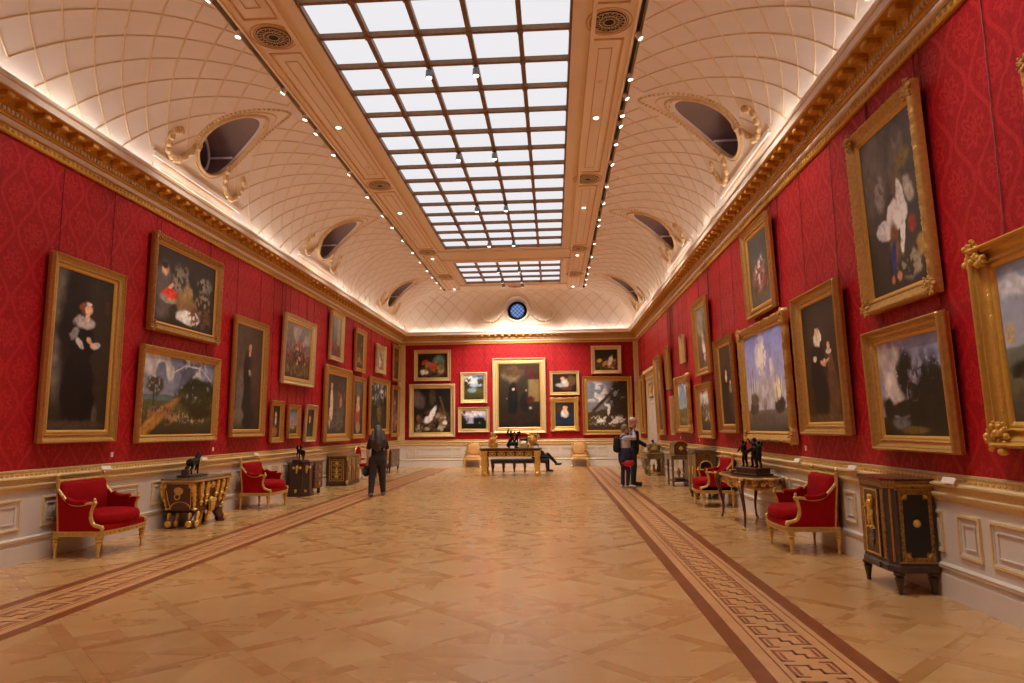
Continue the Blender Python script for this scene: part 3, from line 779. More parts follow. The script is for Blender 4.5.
def canvas(parent, w, h, z, ops, seed, cell):
    nx = max(10, int(w / cell)); ny = max(10, int(h / cell))
    gx, gy = np.meshgrid(np.linspace(0, 1, nx + 1), np.linspace(0, 1, ny + 1)); s = 1.0 / min(w, h)
    PX, PY = gx * w, gy * h
    wx = (fbm(PX * 5, PY * 5, seed) - .5); wy = (fbm(PX * 5, PY * 5, seed + 50) - .5)
    col = np.zeros(gx.shape + (3,))
    mixc = lambda m, c: col * (1 - m[..., None]) + (lin(c) if isinstance(c, tuple) else c) * m[..., None]
    for op in ops:
        k = op[0]
        if k == 'g': col = lin(op[1]) * gy[..., None] + lin(op[2]) * (1 - gy[..., None])
        elif k in 'en':
            x, y, rx, ry, c = op[1:6]; soft = (op[6] if len(op) > 6 else 0.3) * .75; rot = radians(op[7]) if len(op) > 7 else 0
            ms_ = min(rx * w, ry * h); fq = .9 / max(ms_, .03); q_ = int(x * 61 + y * 17 + rx * 100)
            wx2 = fbm(PX * fq, PY * fq, seed + 5 + q_, 4) - .5; wy2 = fbm(PX * fq, PY * fq, seed + 25 + q_, 4) - .5
            wa = (0.9 if ms_ > .05 else 0.5) if k == 'e' else 1.1
            dx = (gx - x) * w + wx2 * wa * ms_; dy = (gy - y) * h + wy2 * wa * ms_
            c = lin(c) * (0.55 + 0.9 * fbm(PX * fq * 2.2, PY * fq * 2.2, seed + 90 + q_, 4))[..., None]
            u = (dx * cos(rot) + dy * sin(rot)) / (rx * w); v = (-dx * sin(rot) + dy * cos(rot)) / (ry * h)
            d = np.sqrt(u * u + v * v); m = 1 - smooth(1 - soft, 1 + soft, d)
            if k == 'n':
                sc = op[8] if len(op) > 8 else 14; th = op[9] if len(op) > 9 else 0.5
                nn = fbm(PX * sc, PY * sc, seed + int(x * 97 + y * 31), 3); m = m * smooth(th - .05, th + .05, nn)
            col = mixc(m, c)
        elif k == 'h':
            yl, amp, ct, cb = op[1:5]; edge = yl + amp * (fbm(PX * 3, PX * 0, seed + 9) - .5) * 2
            m = smooth(-0.01, 0.015, edge - gy); gg = np.clip(gy / max(yl, .01), 0, 1)[..., None]
            col = col * (1 - m[..., None]) + (lin(ct) * gg + lin(cb) * (1 - gg)) * m[..., None]
        elif k == 'r':
            x0, y0, x1, y1, c = op[1:6]; so = 0.01; m = smooth(x0 - so, x0 + so, gx) * (1 - smooth(x1 - so, x1 + so, gx)) * smooth(y0 - so, y0 + so, gy) * (1 - smooth(y1 - so, y1 + so, gy)); col = mixc(m, c)
        elif k == 'l':   # line
            x0, y0, x1, y1, wd, c = op[1:7]; dx, dy = (x1 - x0) * w, (y1 - y0) * h; L2 = dx * dx + dy * dy
            tt = np.clip((((gx - x0) * w) * dx + ((gy - y0) * h) * dy) / L2, 0, 1)
            d = np.hypot((gx - x0) * w - tt * dx + wx * .02, (gy - y0) * h - tt * dy + wy * .02); col = mixc(1 - smooth(wd * .6, wd * 1.2, d), c)
    tex = fbm(PX * 14, PY * 14, seed + 70, 3); tex2 = fbm(PX * 3, PY * 3, seed + 80)
    col = np.clip(col ** 1.08 * (0.55 + 0.5 * tex + 0.5 * tex2)[..., None] * PGAIN * 1.12, 0, 1)
    V = np.stack([(gx - .5) * w, np.full(gx.shape, -z), (gy - .5) * h], -1).reshape(-1, 3)
    idx = np.arange((nx + 1) * (ny + 1)).reshape(ny + 1, nx + 1)
    F = np.stack([idx[:-1, :-1], idx[:-1, 1:], idx[1:, 1:], idx[1:, :-1]], -1).reshape(-1, 4)
    me = bpy.data.meshes.new('canvas'); me.from_pydata(V.tolist(), [], F.tolist()); me.update()
    at = me.color_attributes.new('paint', 'FLOAT_COLOR', 'POINT')
    at.data.foreach_set('color', np.concatenate([col.reshape(-1, 3), np.ones((V.shape[0], 1))], 1).astype(np.float32).ravel())
    me.materials.append(M['paint']); o = bpy.data.objects.new('canvas', me); C.objects.link(o); o.parent = parent; return o

PROF = {
 'plain': [(.07, 0), (.07, .030), (.0, .040), (.0, .070), (.035, .080), (.035, .105), (.07, .125), (.12, .125), (.15, .100), (.20, .100), (.24, .080), (.40, .048), (.50, .046), (.56, .070), (.64, .072), (.68, .045), (.76, .045), (.80, .052), (.90, .046), (1, .026), (1.0, .012)],
 'deep': [(.07, 0), (.07, .030), (.0, .040), (.0, .075), (.04, .085), (.04, .110), (.08, .135), (.14, .145), (.20, .135), (.24, .100), (.30, .100), (.36, .070), (.50, .046), (.60, .050), (.64, .068), (.70, .068), (.76, .044), (.84, .050), (.92, .040), (1, .024), (1, .012)],
 'ornate': [(0, 0), (0, .07), (.06, .10), (.16, .13), (.30, .12), (.45, .085), (.58, .08), (.66, .055), (.72, .065), (.82, .06), (.86, .035), (1, .03), (1, .015)],
}
def frame_mesh(w, h, fw, style, cell, seed):
    prf = PROF['ornate' if style == 'swept' else style]; orn = style in ('ornate', 'swept')
    cn = [(-1, -1), (1, -1), (1, 1), (-1, 1)]; pts = []; r = random.Random(seed); ph = r.random() * 6
    st = max(0.022, cell * 1.2); cnt = []
    for k in range(4):
        L = w if k % 2 == 0 else h; cnt.append(max(6, int(L / st)))
    rings = []
    for (t_, n_) in prf:
        ring = []
        for k in range(4):
            a, c = cn[k], cn[(k + 1) % 4]; L = w if k % 2 == 0 else h
            for i in range(cnt[k]):
                s = i / cnt[k]; hw, hh = w / 2 - fw * t_, h / 2 - fw * t_
                out = 0.0; nn = n_ * (fw / .16) ** .5 * .80
                if style == 'swept' and t_ < 0.3: out = 0.009 * cos(s * L * 2 * pi / max(.3, L / round(L / .42 + .01) if L > .42 else .3)) + (0.02 if min(s, 1 - s) * L < .18 else 0)
                if orn and 0.03 < t_ < 0.62: nn += 0.007 * sin(s * L * 62 + t_ * 31 + ph) * sin(s * L * 23 + ph * 2 + t_ * 17) + 0.004 * sin(s * L * 120 - t_ * 60)
                if t_ in (.64, .66, .70, .72): nn += 0.006 * sin(s * L * 2 * pi / .04)
                x = (a[0] + (c[0] - a[0]) * s) * hw; z = (a[1] + (c[1] - a[1]) * s) * hh
                nx, nz = ((0, a[1]) if k % 2 == 0 else (a[0], 0))
                ring.append((x + nx * out, -max(nn, 0), z + nz * out))
        rings.append(ring)
    ms = []
    kk = next(i for i, q in enumerate(prf) if q[0] >= .74)
    for rr in (rings[:kk + 1], rings[kk:]): mb = MB(); mb.loft(rr, cap=False); ms.append(mb)
    return ms
def picture(side, y0, y1, z0, z1, label, ops, style='plain', fw=.16, mat='frame', tilt=0.8, cell=None, chain=True, seed=1, corner=None, cat='painting', group=None):
    """side 'L','R' : y0..y1 along the wall; 'F' : x0..x1"""
    c = (y0 + y1) / 2; w = abs(y1 - y0); h = z1 - z0; zc = (z0 + z1) / 2
    off = 0.03 + sin(radians(tilt)) * h / 2
    loc, rz = {'L': ((XL + off, c, zc), pi / 2), 'R': ((XR - off, c, zc), -pi / 2), 'F': ((c, YF - off, zc), 0)}[side]
    root = thing('framed_picture', label, cat, loc, 0, group)
    root.rotation_euler = (radians(tilt), 0, rz); root.rotation_mode = 'XYZ'
    dist = c if side != 'F' else YF
    cell = cell or max(.010, dist * .0012)
    m1, m2 = frame_mesh(w, h, fw, style, cell, seed); m1.build('frame', mat, root, ang=1.1); m2.build('liner', 'liner', root, ang=1.1)
    d = (fw / .16) ** .5 * .80
    canvas(root, w - 2 * fw + .01, h - 2 * fw + .01, .022 * d, ops, seed, cell)
    if corner != 0 and (corner or style in ('ornate', 'swept')):
        r = random.Random(seed)
        for sx in (-1, 1):
            for sz in (-1, 1):
                mb = MB(); q = (corner or fw * .5) * .8
                for k in range(34):
                    a = r.random() * 6.28; rr = r.random() ** .5 * q; mb.ball((sx * (w / 2 - fw * .42) + rr * cos(a), -.10 * d - r.random() * .02, sz * (h / 2 - fw * .42) + rr * sin(a)), q * r.uniform(.10, .24), 7, 5)
                mb.build('corner_ornament', mat, root)
    if chain:
        for sx in (-1, 1):
            top = Vector((0, 0, 5.12 - zc)); mb = MB(); x = sx * w * (.36 if seed != 27 else .29)
            dz = 5.10 - z1
            if dz > 0.15:
                # hangs from the picture rail down to the back of the frame
                mtx = Matrix.Rotation(radians(-tilt), 4, 'X')
                p0 = Vector((x, -.01, h / 2 - .03)); pm = mtx @ Vector((x, off - .012, min(h / 2 + .07, 5.09 - zc))); p1 = mtx @ Vector((x, off - .012, 5.10 - zc)); mb.tube([tuple(p0), tuple(pm), tuple(p1)], .0045, 5); mb.build('hanging_chain', 'chain', root)
    return root

DK = (30, 24, 20); DK2 = (46, 36, 28)
def portrait(bg=(44, 34, 28), dress=(20, 17, 17), fx=.55, fy=.8, s=1.0, skin=(196, 150, 118), extra=(), full=True):
    o = [('g', bg, tuple(int(c * .8) for c in bg)), ('e', fx - .3, .5, .3, .5, tuple(min(255, int(c * 1.3)) for c in bg), .8)]
    if full: o += [('e', fx, .30, .26 * s, .30, dress, .18), ('e', fx, .55, .17 * s, .22, dress, .2)]
    else: o += [('e', fx, .18, .36 * s, .36, dress, .2), ('e', fx, .4, .2 * s, .25, dress, .2)]
    o += [('e', fx, fy - .055 * s, .05 * s, .03 * s, skin, .2), ('e', fx, fy, .052 * s, .034 * s, skin, .25)]
    return o + list(extra)
def landscape(sky=(150, 160, 176), low=(190, 184, 170), hor=.45, ground=((104, 84, 48), (50, 38, 22)), extra=()):
    return [('g', sky, low), ('n', .4, .85, .6, .2, (206, 200, 196), .6, 0, 3, .5), ('h', hor, .04, ground[0], ground[1])] + list(extra)
def still(bg=DK, seed=1, n=18, cols=((170, 140, 110), (150, 60, 40), (120, 100, 60), (190, 180, 160)), y0=.1, y1=.55, sz=.1, extra=()):
    r = random.Random(seed); o = [('g', bg, tuple(int(c * 1.15) for c in bg)), ('n', .5, .25, .5, .25, (84, 64, 44), .5, 0, 8, .45)]
    for k in range(n): o.append(('n' if k % 3 == 0 else 'e', r.uniform(.12, .88), r.uniform(y0, y1), sz * r.uniform(.3, 1), sz * r.uniform(.3, .9), r.choice(cols), .4, r.uniform(0, 180)))
    return o + list(extra)

sk = (204, 160, 128)
# ---- left wall, from the camera towards the far end
picture('L', 8.06, 9.52, 1.42, 3.87, 'tall portrait of a standing woman in black, nearest on the left wall', [
    ('g', (50, 42, 34), (44, 36, 28)), ('e', .1, .62, .2, .42, (104, 96, 88), .5), ('e', .35, .6, .26, .5, (30, 26, 24), .4), ('r', .86, .78, .94, .86, (80, 46, 34)),
    ('e', .46, .27, .30, .27, (13, 12, 13), .12), ('e', .50, .55, .2, .17, (18, 17, 18), .15), ('e', .50, .69, .17, .045, (168, 160, 158), .3),
    ('e', .34, .61, .09, .03, (132, 126, 126), .3, 50), ('e', .44, .55, .09, .022, (186, 176, 172), .3, -40), ('e', .73, .55, .08, .022, (186, 176, 172), .3, 20), ('e', .60, .58, .05, .02, sk, .3, -30), ('e', .66, .55, .04, .018, sk, .3),
    ('e', .52, .785, .12, .043, (128, 72, 40), .25), ('e', .555, .775, .065, .036, (222, 180, 152), .2), ('e', .55, .725, .04, .03, (216, 176, 150), .2), ('e', .56, .815, .05, .01, (210, 206, 200), .3),
    ('e', .78, .10, .05, .06, (80, 70, 60), .4), ('e', .4, .03, .6, .03, (74, 60, 48), .6)], 'plain', .17, 'frame', .2, seed=3)
picture('L', 10.2, 12.43, 3.17, 4.77, 'dim kitchen still life with a figure at left, hanging high above the wide green landscape', [
    ('g', (54, 46, 40), (40, 34, 28)), ('e', .12, .42, .13, .4, (92, 84, 84), .3), ('e', .13, .7, .055, .07, sk, .3), ('e', .12, .76, .06, .05, (50, 34, 26), .4), ('e', .23, .5, .06, .03, sk, .3, 40),
    ('n', .4, .62, .12, .25, (120, 112, 100), .4), ('e', .23, .38, .13, .09, (196, 54, 38), .2), ('e', .23, .34, .15, .06, (150, 140, 120), .3), ('e', .24, .40, .11, .06, (210, 66, 48), .3), ('e', .48, .36, .16, .2, (128, 100, 62), .3, 20), ('e', .52, .5, .08, .1, (150, 122, 84), .3),
    ('e', .54, .16, .2, .1, (206, 200, 192), .2), ('n', .78, .4, .14, .2, (128, 116, 92), .4), ('n', .8, .68, .14, .12, (124, 118, 112), .4), ('n', .75, .2, .2, .15, (98, 70, 50), .4)], 'ornate', .17, 'frame_dark', .6, seed=5, corner=.1)
picture('L', 10.05, 12.5, 1.38, 2.92, 'wide green landscape with trees and a rainbow under a stormy sky, left wall', [
    ('g', (104, 112, 136), (150, 158, 170)), ('n', .35, .9, .5, .2, (190, 188, 186), .5, 0, 4, .5), ('n', .7, .8, .3, .2, (84, 86, 104), .5, 0, 4, .45), ('h', .5, .02, (92, 96, 60), (56, 42, 22)),
    ('e', .2, .46, .4, .03, (90, 112, 120), .5), ('n', .15, .62, .1, .12, (70, 66, 34), .35, 0, 18, .42), ('l', .14, .6, .14, .35, .02, (60, 46, 28)), ('n', .75, .6, .3, .16, (40, 44, 22), .3, 0, 10, .35), ('n', .72, .48, .32, .14, (54, 56, 28), .3, 0, 14, .4),
    ('l', .38, .8, .55, .92, .012, (180, 180, 170)), ('l', .55, .92, .8, .9, .012, (180, 180, 170)), ('l', .8, .9, .95, .75, .012, (180, 180, 170)),
    ('e', .15, .16, .35, .08, (170, 124, 60), .5, 30), ('n', .3, .26, .25, .1, (150, 110, 66), .4), ('n', .62, .22, .3, .08, (160, 140, 110), .4, 0, 26, .58), ('n', .2, .3, .2, .06, (60, 60, 90), .4, 0, 26, .6), ('e', .8, .3, .2, .1, (52, 42, 20), .5)], 'ornate', .13, 'frame', .8, seed=7, corner=0)
picture('L', 13.06, 14.6, 1.43, 3.89, 'tall narrow portrait of a standing person in dark robes, left wall beyond the rainbow landscape',
    portrait((62, 50, 40), (24, 22, 24), .52, .80, 1.1, extra=[('e', .2, .35, .12, .2, (96, 88, 78), .4), ('e', .55, .55, .05, .03, (160, 156, 156), .4), ('e', .72, .5, .04, .025, sk, .3), ('e', .2, .12, .2, .08, (98, 92, 80), .4), ('e', .8, .6, .2, .4, (70, 54, 44), .6)]), 'plain', .16, 'frame', .6, seed=8)
picture('L', 15.5, 17.55, 2.66, 4.36, 'crowded red and brown battle scene, hanging above the three small pictures', [
    ('g', (116, 112, 112), (74, 62, 50)), ('n', .5, .8, .5, .2, (150, 140, 134), .5, 0, 4, .5), ('h', .45, .1, (84, 66, 44), (54, 44, 28)), ('n', .5, .5, .45, .22, (130, 44, 34), .4, 0, 10, .52), ('n', .6, .45, .35, .25, (168, 148, 120), .4, 0, 12, .6), ('n', .4, .4, .4, .2, (44, 34, 30), .4, 0, 12, .55), ('n', .5, .15, .5, .12, (110, 90, 56), .4)], 'plain', .19, 'frame_pale', 1.6, seed=9)
picture('L', 15.0, 15.67, 1.28, 2.24, 'small portrait with a pale face, first of three small pictures in a row', portrait((40, 30, 26), (60, 50, 44), .5, .72, 2.4, full=False, extra=[('e', .4, .2, .3, .14, (150, 96, 60), .4), ('e', .5, .5, .12, .1, (190, 176, 160), .4)]), 'plain', .12, 'frame', .8, seed=10)
picture('L', 15.99, 16.74, 1.36, 2.18, 'small hazy blue river scene, middle of three small pictures', [('g', (110, 118, 140), (140, 140, 150)), ('h', .35, .1, (90, 74, 54), (60, 48, 36)), ('n', .5, .45, .4, .2, (150, 120, 110), .4), ('n', .5, .3, .4, .1, (180, 160, 140), .4, 0, 20, .6)], 'plain', .12, 'frame', .8, seed=11)
picture('L', 17.08, 17.86, 1.26, 2.22, 'small dark portrait with a green coat, farthest of three small pictures', portrait((44, 36, 30), (38, 52, 36), .5, .7, 2.2, full=False), 'plain', .13, 'frame_pale', 3.0, seed=12)
picture('L', 18.87, 20.08, 3.56, 5.01, 'upright grey interior with red figures at its foot, close under the gilded cornice', [('g', (120, 116, 108), (84, 74, 66)), ('r', .05, .3, .3, 1, (92, 84, 76)), ('r', .62, .3, .9, 1, (140, 136, 128)), ('n', .4, .2, .4, .16, (130, 50, 40), .4, 0, 14, .45), ('n', .5, .12, .5, .1, (80, 44, 34), .4)], 'plain', .15, 'frame_pale', 1.2, seed=13)
picture('L', 18.5, 20.8, 1.21, 3.39, 'large square picture of a pale standing figure beside a sea monster', [('g', (56, 50, 50), (60, 54, 48)), ('n', .7, .6, .3, .3, (90, 78, 70), .5, 0, 6, .45), ('e', .26, .5, .07, .28, (214, 190, 168), .3, 4), ('e', .25, .8, .05, .05, (200, 164, 130), .3), ('e', .2, .3, .05, .2, (206, 182, 160), .3, -8), ('n', .68, .62, .13, .14, (150, 92, 60), .4), ('e', .72, .55, .06, .1, (176, 130, 100), .4), ('n', .5, .2, .4, .14, (104, 100, 90), .4)], 'deep', .24, 'frame', .8, seed=14)
picture('L', 21.36, 22.53, 3.43, 4.86, 'narrow dark picture under the cornice, second of the upper row at the far left', still((56, 46, 36), 4, 12, ((130, 110, 80), (90, 80, 60), (150, 130, 100)), .1, .9, .16), 'plain', .15, 'frame', 1.0, seed=15)
picture('L', 21.2, 22.58, 1.27, 3.27, 'tall picture of a seated figure in white and red near the far left corner', [('g', (78, 72, 66), (46, 40, 34)), ('e', .5, .75, .3, .2, (96, 92, 88), .5), ('e', .5, .66, .12, .06, sk, .3), ('e', .5, .5, .22, .14, (196, 150, 124), .4), ('e', .45, .3, .25, .12, (150, 66, 56), .4), ('e', .52, .13, .25, .1, (160, 134, 104), .4)], 'plain', .15, 'frame', .8, seed=16)
picture('L', 24.03, 25.27, 3.60, 4.65, 'small pale grey picture in a scrolled frame high on the left wall near the corner', [('g', (168, 166, 160), (120, 112, 104)), ('n', .5, .5, .4, .4, (92, 84, 80), .5, 0, 8, .5), ('e', .5, .35, .2, .25, (200, 196, 188), .4)], 'swept', .17, 'frame_pale', 1.0, seed=17)
picture('L', 23.15, 25.9, 1.38, 3.42, 'large dark woodland picture behind the long-haired visitor', landscape((84, 92, 92), (100, 100, 84), .5, ((56, 54, 34), (32, 28, 20)), [('n', .25, .6, .3, .4, (36, 38, 24), .4, 0, 14, .42), ('n', .8, .6, .25, .35, (40, 38, 26), .4, 0, 8, .4), ('n', .55, .35, .15, .2, (116, 90, 44), .4)]), 'plain', .2, 'frame', .6, seed=18)
picture('L', 26.6, 27.8, 3.48, 4.97, 'narrow brown picture under the cornice, last on the left wall beside the corner strip', still((60, 44, 32), 6, 10, ((140, 96, 60), (110, 90, 60)), .1, .9, .15), 'plain', .13, 'frame', .8, seed=19)
picture('L', 26.45, 27.7, 1.26, 3.30, 'tall picture with blue and rose robes, last of the lower row at left corner', [('g', (70, 62, 60), (50, 44, 40)), ('e', .5, .5, .25, .3, (110, 100, 110), .5), ('e', .45, .7, .12, .06, sk, .3), ('e', .5, .35, .22, .16, (96, 106, 150), .4), ('n', .6, .25, .3, .2, (170, 120, 110), .4)], 'plain', .15, 'frame', .8, seed=20)

# ---- far wall
picture('F', -5.83, -4.27, 3.55, 4.87, 'wide dark picture of farmyard birds and fruit, top left on the far wall', still((32, 24, 18), 8, 22, ((160, 70, 40), (150, 120, 80), (90, 90, 70), (120, 40, 30)), .25, .7, .12, [('e', .17, .22, .08, .12, (226, 220, 206), .3), ('e', .3, .2, .08, .08, (210, 204, 190), .3), ('e', .7, .75, .18, .14, (96, 124, 116), .5), ('e', .8, .5, .1, .2, (92, 92, 60), .5), ('e', .5, .45, .14, .16, (170, 80, 44), .4)]), 'plain', .16, 'frame_pale', .8, seed=21)
picture('F', -6.03, -4.09, 1.22, 3.43, 'large dark picture with a white bird over fruit, lower left on far wall', still((32, 28, 24), 9, 22, ((150, 140, 120), (120, 90, 60), (96, 60, 40)), .05, .4, .1, [('e', .12, .75, .2, .2, (98, 86, 80), .5), ('e', .5, .42, .06, .2, (212, 208, 204), .3, -25), ('e', .40, .3, .14, .07, (206, 204, 204), .3, 35), ('e', .56, .52, .04, .06, (220, 216, 210), .3), ('e', .5, .8, .1, .2, (70, 60, 44), .4), ('l', .72, .8, .85, .4, .03, (110, 80, 52)), ('e', .85, .22, .07, .05, (190, 184, 170), .3)]), 'ornate', .2, 'frame_pale', .8, seed=22, corner=.09)
picture('F', -3.87, -2.74, 2.60, 3.90, 'small upright landscape of blue water between trees, above the little dark landscape', landscape((96, 134, 190), (190, 190, 176), .55, ((96, 92, 50), (50, 42, 24)), [('n', .15, .65, .25, .3, (56, 58, 28), .4, 0, 10, .38), ('n', .85, .7, .2, .3, (60, 56, 30), .4, 0, 10, .4), ('e', .4, .4, .22, .1, (130, 150, 166), .4)]), 'ornate', .16, 'frame_pale', .8, seed=23, corner=.08)
picture('F', -3.97, -2.65, 1.40, 2.44, 'small wide landscape with a pale evening sky over black trees, far wall', landscape((120, 130, 176), (176, 172, 190), .3, ((24, 28, 18), (16, 18, 12)), [('n', .1, .6, .18, .4, (40, 40, 22), .4, 0, 10, .42), ('n', .78, .35, .3, .3, (22, 26, 16), .25, 0, 5, .28), ('e', .05, .3, .15, .4, (24, 26, 16), .5)]), 'plain', .15, 'frame_pale', .8, seed=24)
picture('F', -2.52, -0.29, 1.34, 4.47, 'largest picture on the far wall, two dark figures by a desk, above the long table', [('g', (60, 48, 34), (30, 24, 18)), ('e', .3, .82, .2, .1, (116, 100, 74), .6), ('e', .35, .88, .25, .08, (84, 60, 40), .6), ('e', .8, .84, .10, .16, (72, 26, 22), .5, 40), ('r', .72, .4, .98, .75, (116, 96, 62)), ('e', .35, .42, .12, .28, (20, 18, 20), .25), ('e', .36, .60, .03, .02, (190, 150, 116), .35), ('e', .62, .38, .1, .16, (28, 22, 22), .3), ('e', .67, .58, .022, .015, (160, 120, 90), .4), ('e', .2, .45, .018, .012, (150, 110, 80), .4), ('e', .78, .43, .10, .06, (72, 24, 20), .5), ('e', .77, .3, .035, .02, (150, 140, 124), .4), ('e', .5, .12, .4, .1, (44, 32, 22), .5)], 'plain', .26, 'frame_pale', .8, seed=25)
picture('F', -0.13, 1.10, 2.89, 3.89, 'small dark picture of a reading figure, upper right of the largest picture', [('g', (40, 32, 26), (26, 20, 16)), ('e', .78, .6, .18, .3, (96, 70, 44), .5), ('e', .52, .5, .14, .24, (180, 170, 150), .4), ('e', .42, .74, .08, .1, (196, 150, 116), .3), ('e', .3, .38, .18, .1, (150, 150, 150), .4, -10), ('e', .55, .2, .3, .1, (84, 44, 34), .4)], 'plain', .13, 'frame_pale', .8, seed=26)
picture('F', -0.12, 1.05, 1.41, 2.79, 'small half-length portrait of a woman in white and blue with a swept gilt frame', portrait((44, 36, 30), (34, 44, 64), .52, .78, 2.2, full=False, extra=[('e', .5, .5, .2, .16, (200, 190, 184), .3), ('e', .5, .6, .1, .08, sk, .3)]), 'swept', .2, 'frame', .8, seed=27)
picture('F', 1.60, 2.86, 3.74, 4.92, 'small dark still life near the cornice, top right on the far wall', still((38, 36, 24), 12, 12, ((190, 150, 84), (90, 96, 60), (150, 90, 50)), .1, .5, .13, [('e', .68, .45, .1, .25, (210, 196, 170), .4, -20)]), 'ornate', .17, 'frame_pale', .8, seed=28, corner=.07)
picture('F', 1.21, 3.25, 1.24, 3.64, 'large picture of white birds under a leaning trunk, lower right on far wall', [('g', (130, 138, 156), (110, 100, 84)), ('n', .2, .75, .3, .2, (204, 200, 200), .4, 0, 5, .5), ('n', .8, .75, .4, .35, (54, 48, 30), .4, 0, 7, .34), ('h', .38, .08, (72, 60, 38), (70, 54, 34)), ('l', .15, .4, .65, .8, .07, (70, 52, 34)), ('e', .8, .4, .25, .2, (60, 44, 32), .4), ('e', .53, .42, .03, .12, (220, 216, 210), .3, -5), ('e', .5, .5, .09, .025, (216, 212, 206), .3, -30), ('n', .5, .2, .45, .1, (196, 190, 180), .4, 0, 12, .55), ('e', .32, .2, .06, .04, (216, 208, 196), .3), ('e', .68, .18, .08, .05, (206, 200, 190), .3)], 'plain', .2, 'frame', .8, seed=29)

# ---- right wall, from the far end towards the camera
picture('R', 27.2, 25.9, 1.30, 3.53, 'narrow-looking tall picture between the white doorway and the far right corner', still((84, 70, 50), 14, 14, ((120, 110, 90), (90, 70, 50)), .1, .9, .15), 'plain', .2, 'frame', .8, seed=30)
picture('R', 22.75, 21.45, 1.29, 3.82, 'tall standing figure picture just on the camera side of the white doorway', [('g', (110, 92, 80), (84, 66, 52)), ('e', .5, .5, .25, .36, (140, 110, 92), .4), ('e', .5, .8, .1, .05, sk, .3), ('e', .4, .3, .2, .2, (84, 66, 74), .4), ('e', .6, .4, .12, .14, (170, 140, 120), .4)], 'plain', .17, 'frame', 1.6, seed=31)
picture('R', 20.7, 20.06, 2.64, 3.92, 'slim picture showing mostly frame, upper row between the doorway and the tiny gilt one', still((96, 78, 52), 15, 8, ((140, 120, 90),), .1, .9, .15), 'plain', .16, 'frame', 2.0, seed=32)
picture('R', 20.25, 19.75, 1.31, 2.44, 'little dark figure picture tucked low beside the blue-sky landscape', [('g', (70, 54, 46), (40, 34, 32)), ('e', .5, .55, .2, .2, (120, 60, 50), .4), ('e', .5, .75, .1, .06, sk, .3), ('e', .5, .3, .25, .2, (96, 100, 110), .4)], 'plain', .1, 'frame_pale', 1.0, seed=33)
picture('R', 19.15, 17.4, 1.40, 2.88, 'bright landscape under a blue sky in a scrolled frame, far part of right wall', landscape((104, 140, 176), (176, 196, 204), .4, ((120, 112, 72), (92, 78, 52)), [('n', .4, .3, .4, .1, (80, 84, 50), .4, 0, 12, .5), ('n', .5, .12, .4, .08, (150, 130, 96), .4)]), 'swept', .18, 'frame', 1.6, seed=34)
picture('R', 18.36, 17.86, 3.21, 3.97, 'tiny gilt-framed picture, smallest in the upper row of the right wall', [('g', (190, 150, 90), (170, 130, 76)), ('e', .5, .5, .3, .35, (200, 170, 110), .4)], 'plain', .13, 'frame_pale', 1.0, seed=35)
picture('R', 16.4, 15.0, 2.71, 4.45, 'tall upper picture with a pale cloaked figure and rocks, right wall', [('g', (112, 104, 92), (84, 66, 56)), ('e', .3, .75, .3, .2, (140, 130, 116), .5), ('e', .55, .3, .12, .2, (206, 190, 176), .35, 15), ('e', .5, .5, .1, .12, (176, 156, 140), .4), ('n', .6, .15, .4, .12, (92, 56, 44), .4), ('n', .8, .7, .2, .3, (70, 60, 48), .4)], 'plain', .18, 'frame', 1.6, seed=36)
picture('R', 16.38, 14.97, 1.28, 2.53, 'square dull brown harbour picture beside the dark double portrait, lower row right wall', landscape((112, 104, 92), (124, 110, 92), .4, ((84, 70, 54), (60, 48, 36)), [('n', .5, .35, .3, .14, (180, 168, 150), .4, 0, 14, .5), ('n', .3, .6, .2, .2, (74, 64, 48), .4)]), 'plain', .18, 'frame', 2.0, seed=37)
picture('R', 14.33, 12.96, 1.41, 3.31, 'dark portrait with two pale faces, left of the ships picture', portrait((52, 40, 32), (24, 20, 20), .42, .66, 1.4, extra=[('e', .42, .60, .07, .035, (200, 190, 176), .3), ('e', .70, .52, .06, .03, sk, .3), ('e', .66, .3, .16, .2, (56, 40, 32), .3), ('e', .68, .45, .08, .05, (150, 130, 110), .4)]), 'plain', .18, 'frame_dark', 1.6, seed=38)
picture('R', 12.5, 10.05, 1.30, 3.25, 'ships under a bright blue sky in a heavily scrolled gilt frame', [
    ('g', (120, 130, 190), (190, 186, 200)), ('n', .5, .68, .2, .22, (222, 214, 208), .5, 0, 4, .42), ('n', .35, .55, .14, .1, (206, 200, 200), .5, 0, 5, .45), ('e', .5, .38, .5, .14, (176, 170, 176), .6), ('h', .22, .005, (116, 106, 96), (70, 62, 54)),
    ('e', .18, .24, .12, .09, (70, 58, 48), .25), ('e', .2, .33, .1, .07, (104, 88, 76), .4), ('l', .12, .25, .12, .6, .010, (70, 60, 54)), ('l', .24, .25, .24, .55, .010, (70, 60, 54)), ('l', .18, .25, .18, .64, .010, (70, 60, 54)),
    ('e', .8, .26, .12, .08, (58, 48, 42), .25), ('e', .78, .4, .07, .10, (208, 198, 176), .3), ('e', .72, .33, .05, .06, (190, 178, 156), .3), ('l', .74, .25, .74, .56, .010, (70, 60, 54)), ('l', .84, .25, .84, .54, .010, (70, 60, 54)), ('e', .45, .26, .04, .05, (150, 136, 120), .3), ('e', .38, .3, .02, .08, (170, 158, 140), .3), ('e', .3, .12, .2, .06, (90, 80, 70), .4)], 'swept', .165, 'frame', 1.2, seed=39, corner=.12)
